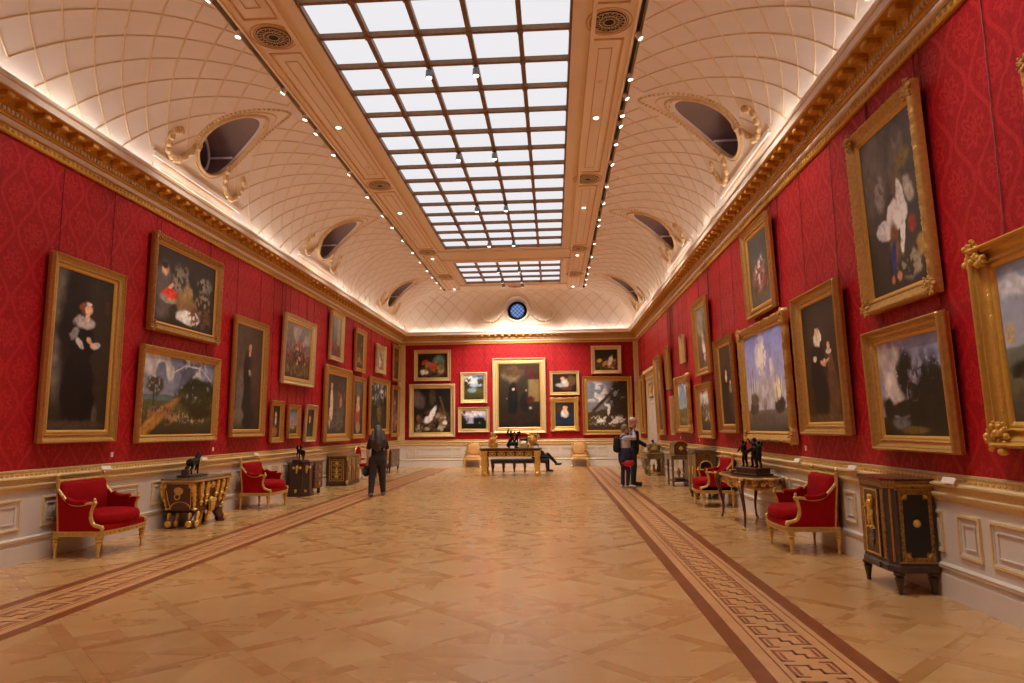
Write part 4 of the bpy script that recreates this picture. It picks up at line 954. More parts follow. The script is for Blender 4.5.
picture('R', 11.95, 10.5, 3.37, 4.91, 'flowers on a dark ground, hanging above the ships picture', still((78, 76, 70), 17, 8, ((120, 96, 80),), .2, .6, .1, [('n', .45, .42, .22, .22, (176, 110, 100), .4, 0, 14, .5), ('n', .5, .45, .2, .2, (210, 200, 196), .4, 0, 14, .6), ('n', .5, .3, .3, .1, (150, 60, 50), .4, 0, 14, .55), ('e', .5, .12, .4, .06, (96, 84, 64), .4)]), 'plain', .18, 'frame', 1.8, seed=40)
picture('R', 9.65, 8.15, 1.42, 3.31, 'dark full-length portrait of a woman in a white ruff with a child', [
    ('g', (48, 38, 30), (66, 46, 28)), ('e', .3, .5, .3, .4, (56, 44, 34), .6), ('e', .36, .33, .23, .34, (15, 13, 14), .12), ('e', .42, .6, .15, .10, (20, 18, 18), .2), ('e', .42, .70, .12, .07, (214, 206, 192), .15), ('e', .41, .76, .055, .05, (214, 170, 136), .2), ('e', .42, .80, .06, .02, (30, 24, 22), .3), ('e', .30, .53, .05, .025, (210, 200, 186), .3), ('e', .52, .48, .08, .02, sk, .3, -20), ('e', .56, .5, .03, .02, (214, 206, 192), .3),
    ('e', .74, .26, .14, .24, (92, 66, 40), .2), ('e', .71, .47, .08, .08, (112, 84, 52), .3), ('e', .69, .57, .075, .022, (206, 196, 180), .25), ('e', .69, .61, .04, .036, (214, 172, 140), .25), ('e', .6, .49, .1, .014, sk, .3, 15), ('e', .5, .03, .5, .04, (96, 70, 40), .5)], 'deep', .17, 'frame', 1.2, seed=41)
picture('R', 7.56, 6.16, 2.72, 4.75, 'very large game picture with a white bird, highest and nearest on the right wall', [
    ('g', (84, 80, 76), (54, 48, 40)), ('e', .2, .75, .25, .3, (104, 98, 92), .6), ('e', .66, .78, .12, .16, (110, 104, 96), .35, -20), ('e', .7, .9, .05, .06, (96, 86, 80), .4), ('e', .78, .74, .12, .05, (128, 112, 62), .4, 20), ('e', .62, .62, .1, .08, (112, 92, 70), .4), ('n', .3, .62, .1, .1, (140, 134, 130), .5),
    ('e', .56, .44, .2, .1, (226, 224, 224), .15, 20), ('e', .36, .38, .18, .06, (214, 212, 214), .2, -8), ('e', .68, .52, .07, .12, (222, 220, 220), .2, 10), ('e', .66, .34, .045, .12, (220, 218, 216), .2, -12), ('e', .62, .24, .03, .04, (214, 208, 204), .3), ('e', .82, .55, .07, .09, (170, 160, 150), .4, 20),
    ('e', .50, .28, .08, .12, (120, 84, 52), .4), ('e', .45, .20, .055, .1, (48, 56, 116), .25, -10), ('e', .82, .34, .06, .05, (150, 66, 50), .4), ('e', .93, .2, .07, .06, (150, 120, 60), .4), ('n', .7, .13, .2, .08, (150, 138, 120), .4), ('e', .52, .08, .04, .03, (190, 130, 110), .4), ('e', .4, .07, .03, .025, (180, 110, 90), .4), ('e', .38, .14, .02, .06, (40, 30, 28), .4)], 'ornate', .17, 'frame', 1.6, seed=42, corner=.12)
picture('R', 7.55, 6.05, 1.285, 2.54, 'wooded landscape with tall dark trees and clouds, below the large game picture', [
    ('g', (124, 126, 156), (170, 166, 176)), ('n', .15, .8, .22, .3, (176, 168, 160), .4, 0, 4, .4), ('n', .2, .5, .2, .2, (192, 184, 180), .4, 0, 5, .45), ('n', .75, .8, .3, .2, (140, 140, 170), .5, 0, 4, .5), ('h', .2, .02, (62, 54, 36), (44, 36, 22)), ('e', .12, .28, .1, .14, (44, 42, 28), .35), ('n', .42, .62, .15, .28, (34, 34, 26), .45, 0, 15, .42), ('e', .42, .60, .08, .16, (32, 32, 24), .5), ('n', .72, .52, .22, .28, (36, 34, 24), .45, 0, 15, .42), ('e', .72, .48, .13, .18, (34, 32, 24), .5), ('n', .9, .4, .14, .27, (34, 32, 24), .4, 0, 15, .42), ('e', .92, .35, .10, .18, (32, 30, 22), .5), ('e', .4, .28, .35, .08, (46, 44, 30), .3), ('e', .75, .22, .35, .2, (38, 34, 24), .3), ('e', .3, .13, .14, .06, (104, 104, 106), .4), ('e', .5, .06, .2, .04, (110, 92, 48), .4), ('l', .47, .5, .46, .12, .012, (44, 34, 24)), ('l', .7, .5, .72, .12, .012, (44, 34, 24))], 'deep', .155, 'frame', 1.8, seed=43)
picture('R', 5.56, 3.9, 1.36, 2.95, 'coastal picture with a small sail in massive gilt frame, cut off at right edge', [('g', (130, 138, 160), (176, 180, 190)), ('h', .48, .02, (110, 116, 104), (70, 64, 46)), ('n', .3, .85, .3, .1, (190, 190, 196), .4, 0, 4, .5), ('e', .06, .56, .04, .07, (170, 150, 120), .3), ('n', .2, .3, .2, .1, (50, 48, 34), .4), ('e', .3, .2, .3, .1, (92, 84, 60), .4)], 'deep', .20, 'liner', 1.5, seed=44, corner=.17)
picture('R', 4.80, 3.6, 3.25, 4.16, 'carved gilt frame corner at the extreme upper right edge', [('g', (90, 84, 76), (70, 60, 50)), ('n', .5, .4, .3, .3, (130, 120, 100), .4)], 'ornate', .16, 'frame', 1.5, seed=45, corner=.10)

# small labels on the damask and cards on the rail
def plate(side, y, z, w, h, name, mat, label, group, o=0.0, lean=0):
    mb = MB(); mb.bevbox(-w / 2, w / 2, -.008, .0, -h / 2, h / 2, .001); ob = mb.build(name, mat, smooth=False)
    ob.location = ((XL + o) if side == 'L' else (XR - o), y, z); ob.rotation_euler = (radians(-lean), 0, pi / 2 if side == 'L' else -pi / 2)
    ob['label'] = label; ob['category'] = 'label'; ob['group'] = group
for s_, y, z, l in (('L', 9.62, 1.23, 'tiny white plate on the damask under the first tall portrait'), ('L', 12.58, 1.22, 'tiny white plate on the damask at the far end of the rainbow landscape'),
                    ('R', 9.85, 1.23, 'tiny white plate on the damask between the ships picture and the ruff portrait'), ('R', 16.84, 1.22, 'tiny white plate on the damask beside the brown harbour picture'), ('R', 19.33, 1.24, 'tiny white plate on the damask beside the blue-sky landscape')):
    plate(s_, y, z, .05, .07, 'wall_plate', 'card', l, 'small plates under the pictures')
for s_, y, l in (('L', 9.39, 'white card leaning on the rail behind the nearest left armchair'), ('L', 12.12, 'white card leaning on the rail beside the bronze horse'), ('L', 14.29, 'white card leaning on the rail over the second left armchair'),
                 ('R', 9.99, 'white card leaning on the rail behind the writing table'), ('R', 8.2, 'white card leaning on the rail behind the nearest right armchair'), ('R', 6.26, 'white card leaning on the rail beside the black cabinet')):
    plate(s_, y, 1.055, .20, .06, 'rail_card', 'card', l, 'cards on the chair rail', .085, 30)
#@@PART3
# ------------------------------------------------------------------ furniture
def turned_leg(x, y, h, r=.028, mat='gold', parent=None, name='leg'):
    mb = MB(); k = h
    mb.lathe([(r * .45, 0), (r * .62, .012), (r * .60, .03), (r * .40, .045), (r * .55, .09 * k / .3), (r * .95, .185 * k / .3), (r * 1.1, .20 * k / .3), (r * .65, .212 * k / .3), (r * 1.3, .23 * k / .3), (r * 1.3, .24 * k / .3), (r * .8, .252 * k / .3), (r * 1.25, .262 * k / .3), (r * 1.25, h)], 12, (x, y, 0))
    return mb.build(name, mat, parent)
def armchair(label, side, y, w=.86, d=.60, back=.97):
    root = thing('armchair', label, 'chair', ((XL + .47) if side == 'L' else (XR - .40), y, 0), pi / 2 if side == 'L' else -pi / 2, 'red armchairs along the walls')
    hw, yb, yf = w / 2, d / 2, -d / 2
    for sx in (-1, 1):
        turned_leg(sx * (hw - .03), yf + .02, .27, .034, parent=root); turned_leg(sx * (hw - .03), yb - .02, .27, .030, parent=root)
    # seat rail, bowed at the front
    fr = [(hw * cos(a), yf - .075 * sin(a)) for a in np.linspace(0, pi, 17)]
    out = [(-hw, yb), ] + [(-p[0] * -1, p[1]) for p in fr[::-1]] + [(hw, yb)]
    mb = MB(); mb.prism(out, .272, .322); inner = [(x * 1.02, y_ - .006 if y_ < 0 else y_) for x, y_ in out]; mb.prism(inner, .314, .326); mb.prism(inner, .268, .277)
    for i, p in enumerate(fr): mb.ball((p[0], p[1] - .004, .297), (.012, .012, .014), 6, 4)
    mb.build('seat_rail', 'gold', root)
    mb = MB(); sc = lambda f: [(x * f, y_ * f) for x, y_ in out]
    mb.loft([[(x * .97, y_ * .97, z) for x, y_ in out] for z in (.325, .375, .395)]); mb.build('seat', 'redfab', root)
    # loose cushion
    mb = MB(); n = 28; rings = []
    for z, f in ((.392, .88), (.398, .95), (.41, .985), (.455, 1.0), (.505, .985), (.528, .94), (.545, .80), (.556, .5), (.56, .1)):
        ring = []
        for k in range(n):
            a = 2 * pi * k / n; cx_ = math.copysign(abs(cos(a)) ** .45, cos(a)); sy_ = math.copysign(abs(sin(a)) ** .45, sin(a))
            fy = yf - .085 * (1 - min(1, abs(cx_)) ** 2) - .01 if sy_ < 0 else yb - .10
            ring.append((cx_ * (hw - .055) * f, (sy_ * abs(fy)) * f - .0 , z))
        rings.append(ring)
    mb.loft(rings); mb.build('cushion', 'redfab', root, ang=1.4)
    # padded back, slightly raked
    mb = MB(); tb = back
    bz = lambda z: yb - .05 + (z - .33) * .09
    rings = []
    for z, iy, ix in ((.40, 0, 0), (.44, .02, .0), (.7, .035, 0), (tb - .08, .025, 0), (tb - .045, .0, .01)):
        c = bz(z); x1 = hw - .055 - ix; rings.append([(-x1, c + .04, z), (-x1, c - .03, z), (-x1 + .04, c - .05 - iy, z), (x1 - .04, c - .05 - iy, z), (x1, c - .03, z), (x1, c + .04, z)])
    mb.loft(rings); mb.build('backrest', 'redfab', root, ang=.9)
    mb = MB()
    for sx in (-1, 1):
        mb.tube([(sx * (hw - .03), bz(.3), .30), (sx * (hw - .03), bz(.6), .6), (sx * (hw - .03), bz(tb), tb - .01)], [.022, .022, .020], 8)
        mb.lathe([(.024, 0), (.026, .012), (.012, .02), (.022, .035), (.024, .05), (.012, .066), (.003, .072)], 10, (sx * (hw - .03), bz(tb), tb - .012))
    mb.tube([(-(hw - .03), bz(tb), tb - .03), ((hw - .03), bz(tb), tb - .03)], .021, 8); mb.tube([(-(hw - .05), bz(tb) - .01, tb - .055), ((hw - .05), bz(tb) - .01, tb - .055)], .012, 6)
    mb.build('back_frame', 'gold', root)
    # arms: curve from the back post, dip, rise to a scroll, then the curved support down to the rail
    yc = yf + .10
    for sx in (-1, 1):
        x = sx * (hw - .025)
        arm = bez([(x, bz(.82) - .005, .84), (x, yb - .10, .735), (x, yb - .19, .665), (x, yb - .31, .645), (x, yc + .07, .668), (x, yc + .01, .665)], 6)
        mb = MB(); mb.tube(arm, .019, 8)
        mb.tube(spiral((x, yc + .015, .655), .030, .006, 1.2, pi / 2, 'yz', 14), .014, 6); mb.ball((x, yc - .005, .672), (.026, .026, .026))
        mb.build('arm', 'gold', root)
        mb = MB(); sup = bez([(x, yc + .01, .65), (x, yc + .035, .56), (x, yc + .03, .47), (x, yc - .01, .405), (x, yf + .0, .375), (x, yf - .025, .345)], 6)
        mb.tube(sup, [.020] * 10 + [.024] * (len(sup) - 10), 8); mb.tube(spiral((x, yf - .005, .365), .032, .008, 1.1, -pi / 2, 'yz', 14, -1), .015, 6)
        mb.lathe([(.012, 0), (.02, .012), (.018, .03), (.004, .045)], 8, (x, yc - .0, .69)); mb.build('arm_support', 'gold', root)
        poly = [(p[1], p[2]) for p in arm] + [(p[1], p[2]) for p in sup] + [(yf + .03, .33), (yb - .02, .33)]
        mb = MB(); x0, x1 = sorted((sx * (hw - .012), sx * (hw - .045))); mb.loft([[(x0, a, c) for a, c in poly], [(x1, a, c) for a, c in poly]]); mb.build('side_panel', 'redfab', root, smooth=False)
        mb = MB(); pad = [Vector(p) + Vector((0, 0, .026)) for p in arm[8:-8]]; mb.tube([tuple(p) for p in pad], [.012] + [.034] * (len(pad) - 2) + [.012], 10); mb.build('arm_pad', 'redfab', root)
    return root
armchair('red armchair nearest the camera on the left wall', 'L', 8.80, .95)
armchair('red armchair on the left wall between the gilded coffer and the dark commode', 'L', 13.85, .92, back=.95)
armchair('red armchair nearest the camera on the right wall, beside the black cabinet', 'R', 9.03, .84)
armchair('red armchair beyond the writing table on the right wall', 'R', 13.86, .80)

def scroll_leaf(mb, c, s, plane='xz', flip=1):
    mb.tube(spiral(c, .06 * s, .012 * s, 1.4, 0 if flip > 0 else pi, plane, 20, flip), [.014 * s] * 12 + [.010 * s] * 9, 6)
def acanthus(mb, pts, r0, k=5):
    P = bez(pts, k)
    for i, p in enumerate(P):
        f = i / (len(P) - 1); r = r0 * (1 - .55 * f) * (1 + .22 * sin(i * 2.3)); mb.ball(p, (r * 1.2, r * .8, r), 7, 5)

# gilded marriage coffer (left) ---------------------------------------
root = thing('coffer_table', 'dark coffer on scroll feet covered in gilt mounts, left wall between two red armchairs', 'chest', (XL + .36, 11.38, 0), pi / 2)
hw, hd = .60, .27
mb = MB(); rings = []
for z, f, g in ((.25, .80, .84), (.30, .80, .84), (.42, .83, .87), (.55, .90, .93), (.66, .96, .98), (.735, .97, .98)):
    X, Y = hw * f, hd * g; rings.append([(-X, -Y, z), (-X * .5, -Y - .015, z), (0, -Y + .01, z), (X * .5, -Y - .015, z), (X, -Y, z), (X, Y, z), (-X, Y, z)])
mb.loft(rings); mb.build('body', 'brown', root, ang=.5)
mb = MB(); mb.prism([(-hw - .02, -hd - .03), (-hw * .45, -hd - .045), (hw * .45, -hd - .045), (hw + .02, -hd - .03), (hw + .02, hd), (-hw - .02, hd)], .765, .80); mb.build('top', 'greystone', root, smooth=False)
mb = MB(); mb.prism([(-hw - .03, -hd - .04), (-hw * .45, -hd - .055), (hw * .45, -hd - .055), (hw + .03, -hd - .04), (hw + .03, hd), (-hw - .03, hd)], .735, .768)
for i in range(46): mb.ball((-hw - .03 + i * (2 * hw + .06) / 45, -hd - .052, .752), .012, 6, 4)
for i in range(18): mb.ball((-hw - .035, -hd - .03 + i * (2 * hd) / 17, .752), .012, 6, 4)
mb.build('top_moulding', 'frame', root, smooth=False)
mb = MB(); mb.prism([(-hw * .8, -hd * .85), (hw * .8, -hd * .85), (hw * .8, hd * .8), (-hw * .8, hd * .8)], .24, .275); mb.build('bottom_rail', 'brown', root, smooth=False)
for sx in (-1, 1):
    for yy_ in (-hd * .72, hd * .55):
        mb = MB(); P = [(sx * hw * .56, yy_, .25), (sx * hw * .62, yy_, .18), (sx * hw * .74, yy_, .12), (sx * hw * .80, yy_, .07)]
        mb.tube(P, [.10, .085, .08, .085], 10); mb.lathe([(.06, 0), (.09, .02), (.09, .1), (.05, .15)], 12, (sx * hw * .80, yy_, 0)); foot = mb.build('foot', 'brown', root)
        mb = MB(); mb.ball((sx * (hw * .80 + .0), yy_ - .09, .075), (.055, .025, .055)); mb.ball((sx * (hw * .80 + .09), yy_, .075), (.025, .055, .055)); acanthus(mb, [(sx * (hw * .84 + .03), yy_, .22), (sx * (hw * .84 + .05), yy_, .15)], .035)
        acanthus(mb, [(sx * hw * .62, yy_ - .06, .24), (sx * hw * .70, yy_ - .07, .17), (sx * hw * .76, yy_ - .075, .12)], .034); mb.build('foot_mount', 'gold_bright', foot)
mb = MB(); acanthus(mb, [(0, -hd * 1.0, .40), (0, -hd * 1.05, .30), (0, -hd * .85, .18), (0, -hd * .7, .08)], .062); mb.tube([(0, 0, .25), (0, 0, .0)], [.13, .10], 10); mb.build('centre_pendant', 'gold_bright', root)
for sx in (-1, 1):
    for yy_ in (-1, 1):
        mb = MB(); c = (sx * hw * .97, yy_ * hd * .97, .70); mb.tube(spiral((c[0] + sx * .01, c[1] - yy_ * .03, .690), .055, .010, 1.5, pi / 2, 'yz', 20, -yy_), .018, 6)
        acanthus(mb, [(sx * hw * .97, yy_ * hd * .95, .68), (sx * hw * .93, yy_ * hd * .97, .56), (sx * hw * .84, yy_ * hd * .9, .42), (sx * hw * .80, yy_ * hd * .86, .30)], .046); mb.ball((sx * hw * .77, yy_ * hd * .84, .30), (.06, .045, .025)); mb.build('corner_mount', 'gold_bright', root)
for x in (-.36, -.17, .17, .36):
    mb = MB(); mb.ball((x, -hd - .02, .69), (.045, .035, .045)); acanthus(mb, [(x, -hd - .01, .66), (x * .96, -hd + .0, .56), (x * .9, -hd + .015, .46), (x * .86, -hd + .02, .36)], .048); mb.ball((x * .93, -hd - .01, .50), (.05, .03, .03)); mb.ball((x * .88, -hd + .01, .40), (.045, .03, .03)); scroll_leaf(mb, (x, -hd - .02, .60), .7, 'xz', 1 if x > 0 else -1); mb.build('front_mount', 'gold_bright', root)
for x in (0,):
    mb = MB(); mb.ball((x, -hd - .02, .68), (.055, .03, .04)); acanthus(mb, [(x - .1, -hd - .01, .66), (x, -hd - .02, .62), (x + .1, -hd - .01, .66)], .022); mb.ball((x, -hd + .01, .40), (.05, .03, .07)); mb.build('centre_mount', 'gold_bright', root)
# lion mask and ring on the end that faces the camera
mb = MB(); mb.ball((-hw * .93, 0, .60), (.035, .065, .075), 12, 8)
for a in np.linspace(0, 2 * pi, 13)[:-1]: mb.ball((-hw * .92, .06 * cos(a), .615 + .065 * sin(a)), .024, 6, 4)
mb.ball((-hw * .93 - .03, 0, .59), .024, 8, 5); mb.tube([(-hw * .93 - .035, .045 * cos(a), .51 + .045 * sin(a)) for a in np.linspace(0, 2 * pi, 21)], .008, 6, cap=False); mb.build('lion_mask', 'gold_bright', root)
mb = MB(); mb.tube([(-hw * .80 - .01, -.17 * cos(a), .30 + .12 * sin(a)) for a in np.linspace(0, pi, 15)], .010, 6)
for yy_ in (-1, 1): mb.tube([(-hw * .95, yy_ * .215, .68), (-hw * .87, yy_ * .19, .45), (-hw * .8, yy_ * .17, .32)], .008, 5)
mb.tube([(-hw * .965, -.22, .715), (-hw * .965, .22, .715)], .007, 5)
mb.build('end_inlay', 'gold_bright', root)

# statuette makers ------------------------------------------------------
class Thick:
    def __init__(s, mb, f): s.mb, s.f = mb, f
    def limb(s, p, r, n=10): s.mb.limb(p, [q * s.f for q in r] if isinstance(r, (list, tuple)) else r * s.f, n)
    def ball(s, c, r, *a): s.mb.ball(c, r * s.f if isinstance(r, float) else r, *a)
def horse_mb(mb0, s=1.0, ox=0, oy=0, oz=0, fat=1.3):
    mb = Thick(mb0, fat)
    q = lambda x, y, z: (ox + x * s, oy + y * s, oz + z * s)
    mb.limb([q(-.30, 0, .50), q(-.1, 0, .52), q(.12, 0, .53), q(.25, 0, .56)], [.115 * s, .11 * s, .115 * s, .11 * s], 10)
    mb.limb([q(.26, 0, .58), q(.36, 0, .74), q(.40, 0, .86)], [.10 * s, .075 * s, .055 * s]); mb.limb([q(.40, 0, .88), q(.50, 0, .80), q(.56, 0, .74)], [.055 * s, .042 * s, .032 * s])
    mb.limb([q(.38, .03, .90), q(.38, .03, .96)], .016 * s, 6); mb.limb([q(.38, -.03, .90), q(.38, -.03, .96)], .016 * s, 6)
    mb.limb([q(.30, 0, .72), q(.34, 0, .88)], [.03 * s, .03 * s])
    for sy, lift in ((.065, .12), (-.065, 0)):
        k = q(.27, sy, .28 + lift); f = q(.26 + lift * .6, sy, .04 + lift) if lift else q(.27, sy, .03)
        if lift: k = q(.38, sy, .34); f = q(.33, sy, .18)
        mb.limb([q(.24, sy, .50), k, f], [.055 * s, .03 * s, .022 * s], 8); mb.ball(f, .03 * s, 8, 5)
    for sy, dx in ((.07, -.04), (-.07, .06)):
        mb.limb([q(-.29, sy, .48), q(-.24 + dx, sy, .32), q(-.36 + dx, sy, .20), q(-.32 + dx, sy, .03)], [.075 * s, .045 * s, .026 * s, .024 * s], 8); mb.ball(q(-.32 + dx, sy, .03), .032 * s, 8, 5)
    mb.limb([q(-.38, 0, .56), q(-.46, 0, .48), q(-.48, 0, .26)], [.03 * s, .035 * s, .02 * s], 8)
def man_mb(mb0, s, x, y, z, arm=1, lean=0.0, fat=1.3):
    mb = Thick(mb0, fat)
    q = lambda a, b_, c: (x + a * s, y + b_ * s, z + c * s)
    mb.limb([q(0, 0, .50), q(lean * .5, 0, .66), q(lean, 0, .80)], [.085 * s, .08 * s, .10 * s]); mb.limb([q(lean, 0, .86), q(lean, 0, .93)], [.035 * s, .04 * s]); mb.ball(q(lean, -.01, .98), .065 * s, 8, 6)
    for sg in (-1, 1):
        mb.limb([q(sg * .05, 0, .50), q(sg * .10, -.04, .26), q(sg * .12, 0, .03)], [.065 * s, .045 * s, .03 * s], 8); mb.limb([q(sg * .12, 0, .025), q(sg * .13, -.08, .02)], .026 * s, 6)
        mb.limb([q(lean + sg * .11, 0, .82), q(lean + sg * .22, -.04, .72 + (.16 if arm * sg > 0 else -.04)), q(lean + sg * .30, -.08, .74 + (.28 if arm * sg > 0 else -.16))], [.04 * s, .032 * s, .022 * s], 8)
# bronze horse on the coffer
root = thing('bronze_statuette', 'small dark bronze horse on a flat base standing on the gilded coffer', 'sculpture', (XL + .36, 11.22, .802), pi / 2)
mb = MB(); mb.bevbox(-.28, .30, -.12, .12, 0, .035, .008); mb.build('base', 'ebony', root, smooth=False)
mb = MB(); horse_mb(mb, .38, .02, 0, .045, 1.5); mb.limb([(-.2, 0, .075), (-.2, 0, .16)], [.04, .02]); solid('horse', mb, 'bronze', root, .006, 1)
mb = MB(); mb.bevbox(-.27, -.17, -.05, .05, .035, .13, .01); mb.build('pedestal_block', 'ebony', root, smooth=False)

# commode E with canted end + bronze --------------------------------------
def polybox(poly, z0, z1, name, mat, root, smooth=False):
    mb = MB(); mb.prism(poly, z0, z1); return mb.build(name, mat, root, smooth=smooth)
root = thing('commode', 'brown commode with a black canted end, left wall under the three small pictures', 'chest of drawers', (XL + .34, 16.52, 0), pi / 2)
polybox([(-.16, -.27), (.46, -.27), (.46, .26), (-.16, .26)], .14, .77, 'body', 'walnut', root)
for i in range(3):
    z0 = .17 + i * .2; mb = MB(); mb.bevbox(-.13, .43, -.290, -.268, z0, z0 + .185, .004); dw = mb.build('drawer', 'walnut', root, smooth=False)
    mb = MB()
    for k in range(5):
        a = pi / 2 + k * 2 * pi / 5; mb.tube([(.18, -.298, z0 + .09), (.18 + .05 * cos(a), -.298, z0 + .09 + .05 * sin(a))], [.014, .005], 5)
    mb.ball((.18, -.305, z0 + .09), .018); mb.build('handle', 'gold', dw)
for x in (-.1, .40):
    mb = MB(); mb.lathe([(.03, 0), (.045, .03), (.035, .10), (.05, .14)], 10, (x, -.2, 0)); mb.build('foot', 'ebony', root)
mb = MB(); mb.lathe([(.03, 0), (.045, .03), (.035, .10), (.05, .14)], 10, (.40, .2, 0)); mb.build('foot', 'ebony', root)
mb = MB(); mb.bevbox(-.18, .49, -.31, .27, .77, .80, .006); mb.build('top', 'redstone', root, smooth=False)
oct_ = lambda f: [(-.62 * 1 + .46 * (1 - 1), -.16 * f)]
P = [(-.16, -.29), (-.44, -.29), (-.58, -.15), (-.60, .15), (-.50, .26), (-.16, .26)]
gr = lambda f: [(-.38 + (x + .38) * f, (y_) * f) for x, y_ in P]
polybox(gr(1.0), .0, .10, 'plinth', 'ebony', root); polybox(gr(.95), .10, .17, 'plinth', 'ebony', root)
polybox(gr(.88), .17, .70, 'end_bay', 'ebony', root); polybox(gr(.96), .70, .77, 'end_cornice', 'walnut', root); polybox(gr(1.0), .77, .80, 'end_top', 'redstone', root)
mb = MB()
for (x, y_) in gr(.90)[1:5]: mb.tube([(x, y_, .18), (x, y_, .70)], .012, 6)
mb.tube([(x, y_, .165) for x, y_ in gr(.97)[:5]], .010, 6); mb.build('edge_bead', 'brown', root)
for (x, y_) in ((-.58, 0.0), (-.48, -.20)):
    mb = MB(); acanthus(mb, [(x, y_ - .02, .69), (x, y_ - .01, .62), (x + .01, y_, .55)], .045); mb.ball((x, y_ + .07, .67), .035); mb.ball((x, y_ - .09, .67), .035); mb.build('gilt_mount', 'gold', root); mb = MB(); mb.ball((x - .02, y_, .13), (.03, .03, .045)); mb.build('plinth_mount', 'gold', root)
root = thing('bronze_statuette', 'dark bronze rider on a horse standing on the black end of the commode', 'sculpture', (XL + .36, 16.14, .802), pi / 2 + .9)
mb = MB(); mb.bevbox(-.22, .22, -.12, .12, 0, .035, .008); mb.bevbox(-.19, .19, -.1, .1, .03, .055, .006); mb.build('base', 'ebony', root, smooth=False)
mb = MB(); horse_mb(mb, .36, 0, 0, .05); man_mb(mb, .24, .0, 0, .17, 1, .02); solid('horse_and_rider', mb, 'bronze', root, .006, 1)

# brass inlaid cabinet G ----------------------------------------------------
root = thing('brass_cabinet', 'low cabinet covered in brass inlay with an arabesque end panel, left wall beyond the commode', 'cabinet', (XL + .33, 19.65, 0), pi / 2)
mb = MB(); mb.bevbox(-.66, .60, -.27, .27, .06, .80, .008); mb.build('body', 'boulle', root, smooth=False)
mb = MB(); mb.bevbox(-.69, .63, -.30, .28, .795, .83, .008); mb.build('top', 'boulle_gold', root, smooth=False)
mb = MB(); mb.bevbox(-.68, .62, -.29, .28, .0, .07, .01); mb.build('plinth', 'ebony', root, smooth=False)
mb = MB(); xx = -.664
for r_ in (.0, .05):
    for a, c in (((-.20 + r_, .14 + r_), (.20 - r_, .14 + r_)), ((.20 - r_, .14 + r_), (.20 - r_, .72 - r_)), ((.20 - r_, .72 - r_), (-.20 + r_, .72 - r_)), ((-.20 + r_, .72 - r_), (-.20 + r_, .14 + r_))):
        mb.tube([(xx, a[0], a[1]), (xx, c[0], c[1])], .008, 4)
for sg in (-1, 1):
    for z in (.30, .42, .56): mb.tube([(xx, sg * abs(p[1]), p[2]) for p in spiral((xx, .06, z), .055, .01, 1.2, 0, 'yz', 16)], .008, 5)
mb.ball((xx, 0, .62), (.012, .05, .05)); mb.ball((xx, 0, .42), (.012, .03, .12)); mb.ball((xx, 0, .25), (.012, .06, .04)); mb.build('end_panel', 'gold', root)
for x0 in (-.60, -.18, .24):
    mb = MB(); mb.bevbox(x0, x0 + .36, -.29, -.268, .12, .76, .005); dw = mb.build('door', 'boulle_gold', root, smooth=False)
    mb = MB(); mb.ball((x0 + .18, -.30, .46), (.05, .02, .09)); mb.build('mask_mount', 'gold', dw)
for x0 in (-.64, .58): 
    mb = MB(); mb.ball((x0, -.29, .09), (.05, .04, .06)); mb.ball((x0, -.29, .74), (.035, .03, .06)); mb.build('corner_mount', 'gold', root)

# red oval-backed chair H -------------------------------------------------
root = thing('side_chair', 'red oval-backed chair on slim legs, left wall partly hidden by the long-haired visitor', 'chair', (-5.95, 21.45, 0), pi / 2 - .1)
for sx in (-1, 1):
    turned_leg(sx * .26, -.24, .36, .022, 'walnut', root); turned_leg(sx * .22, .22, .36, .022, 'walnut', root)
mb = MB(); mb.bevbox(-.30, .30, -.27, .25, .35, .41, .01); mb.build('seat_rail', 'gold', root)
mb = MB(); mb.ball((0, -.01, .44), (.29, .26, .06), 16, 8, .6); mb.build('seat', 'redfab', root)
mb = MB(); mb.ball((0, .27, .76), (.24, .035, .26), 18, 10); mb.build('backrest', 'redfab', root)
mb = MB(); mb.tube([(.25 * cos(a), .285, .76 + .27 * sin(a)) for a in np.linspace(0, 2 * pi, 30)], .018, 6, cap=False)
for sx in (-1, 1): mb.tube([(sx * .2, .25, .36), (sx * .2, .28, .58)], .018, 6)
mb.build('back_frame', 'gold', root)
for sx in (-1, 1):
    mb = MB(); mb.tube(bez([(sx * .24, .27, .66), (sx * .29, .05, .62), (sx * .29, -.10, .62), (sx * .28, -.14, .40)], 5), .016, 6); ar = mb.build('arm', 'gold', root)
    mb = MB(); mb.ball((sx * .29, .0, .645), (.03, .10, .02)); mb.build('arm_pad', 'redfab', ar)

# chest I -----------------------------------------------------------------
def legged_chest(root, w, d, z0, z1, mat, top, n=3, legmat='ebony'):
    mb = MB(); mb.bevbox(-w / 2, w / 2, -d / 2, d / 2, z0, z1, .008); mb.build('body', mat, root, smooth=False)
    mb = MB(); mb.bevbox(-w / 2 - .02, w / 2 + .02, -d / 2 - .02, d / 2, z1 - .004, z1 + .03, .006); mb.build('top', top, root, smooth=False)
    h = (z1 - z0 - .04) / n
    for i in range(n):
        mb = MB(); z = z0 + .02 + i * h; mb.bevbox(-w / 2 + .04, w / 2 - .04, -d / 2 - .016, -d / 2 + .004, z + .006, z + h - .006, .004); dw = mb.build('drawer', mat, root, smooth=False)
        for sx in (-1, 1):
            mb = MB(); mb.ball((sx * w * .26, -d / 2 - .022, z + h / 2), (.05, .012, .025)); mb.build('handle', 'gold', dw)
    for sx in (-1, 1):
        for sy in (-1, 1):
            turned_leg(sx * (w / 2 - .05), sy * (d / 2 - .05), z0 + .01, .035, legmat, root)
root = thing('chest_of_drawers', 'brass inlaid chest on short legs, left wall beside the far corner, behind the long-haired visitor', 'chest of drawers', (XL + .32, 25.05, 0), pi / 2)
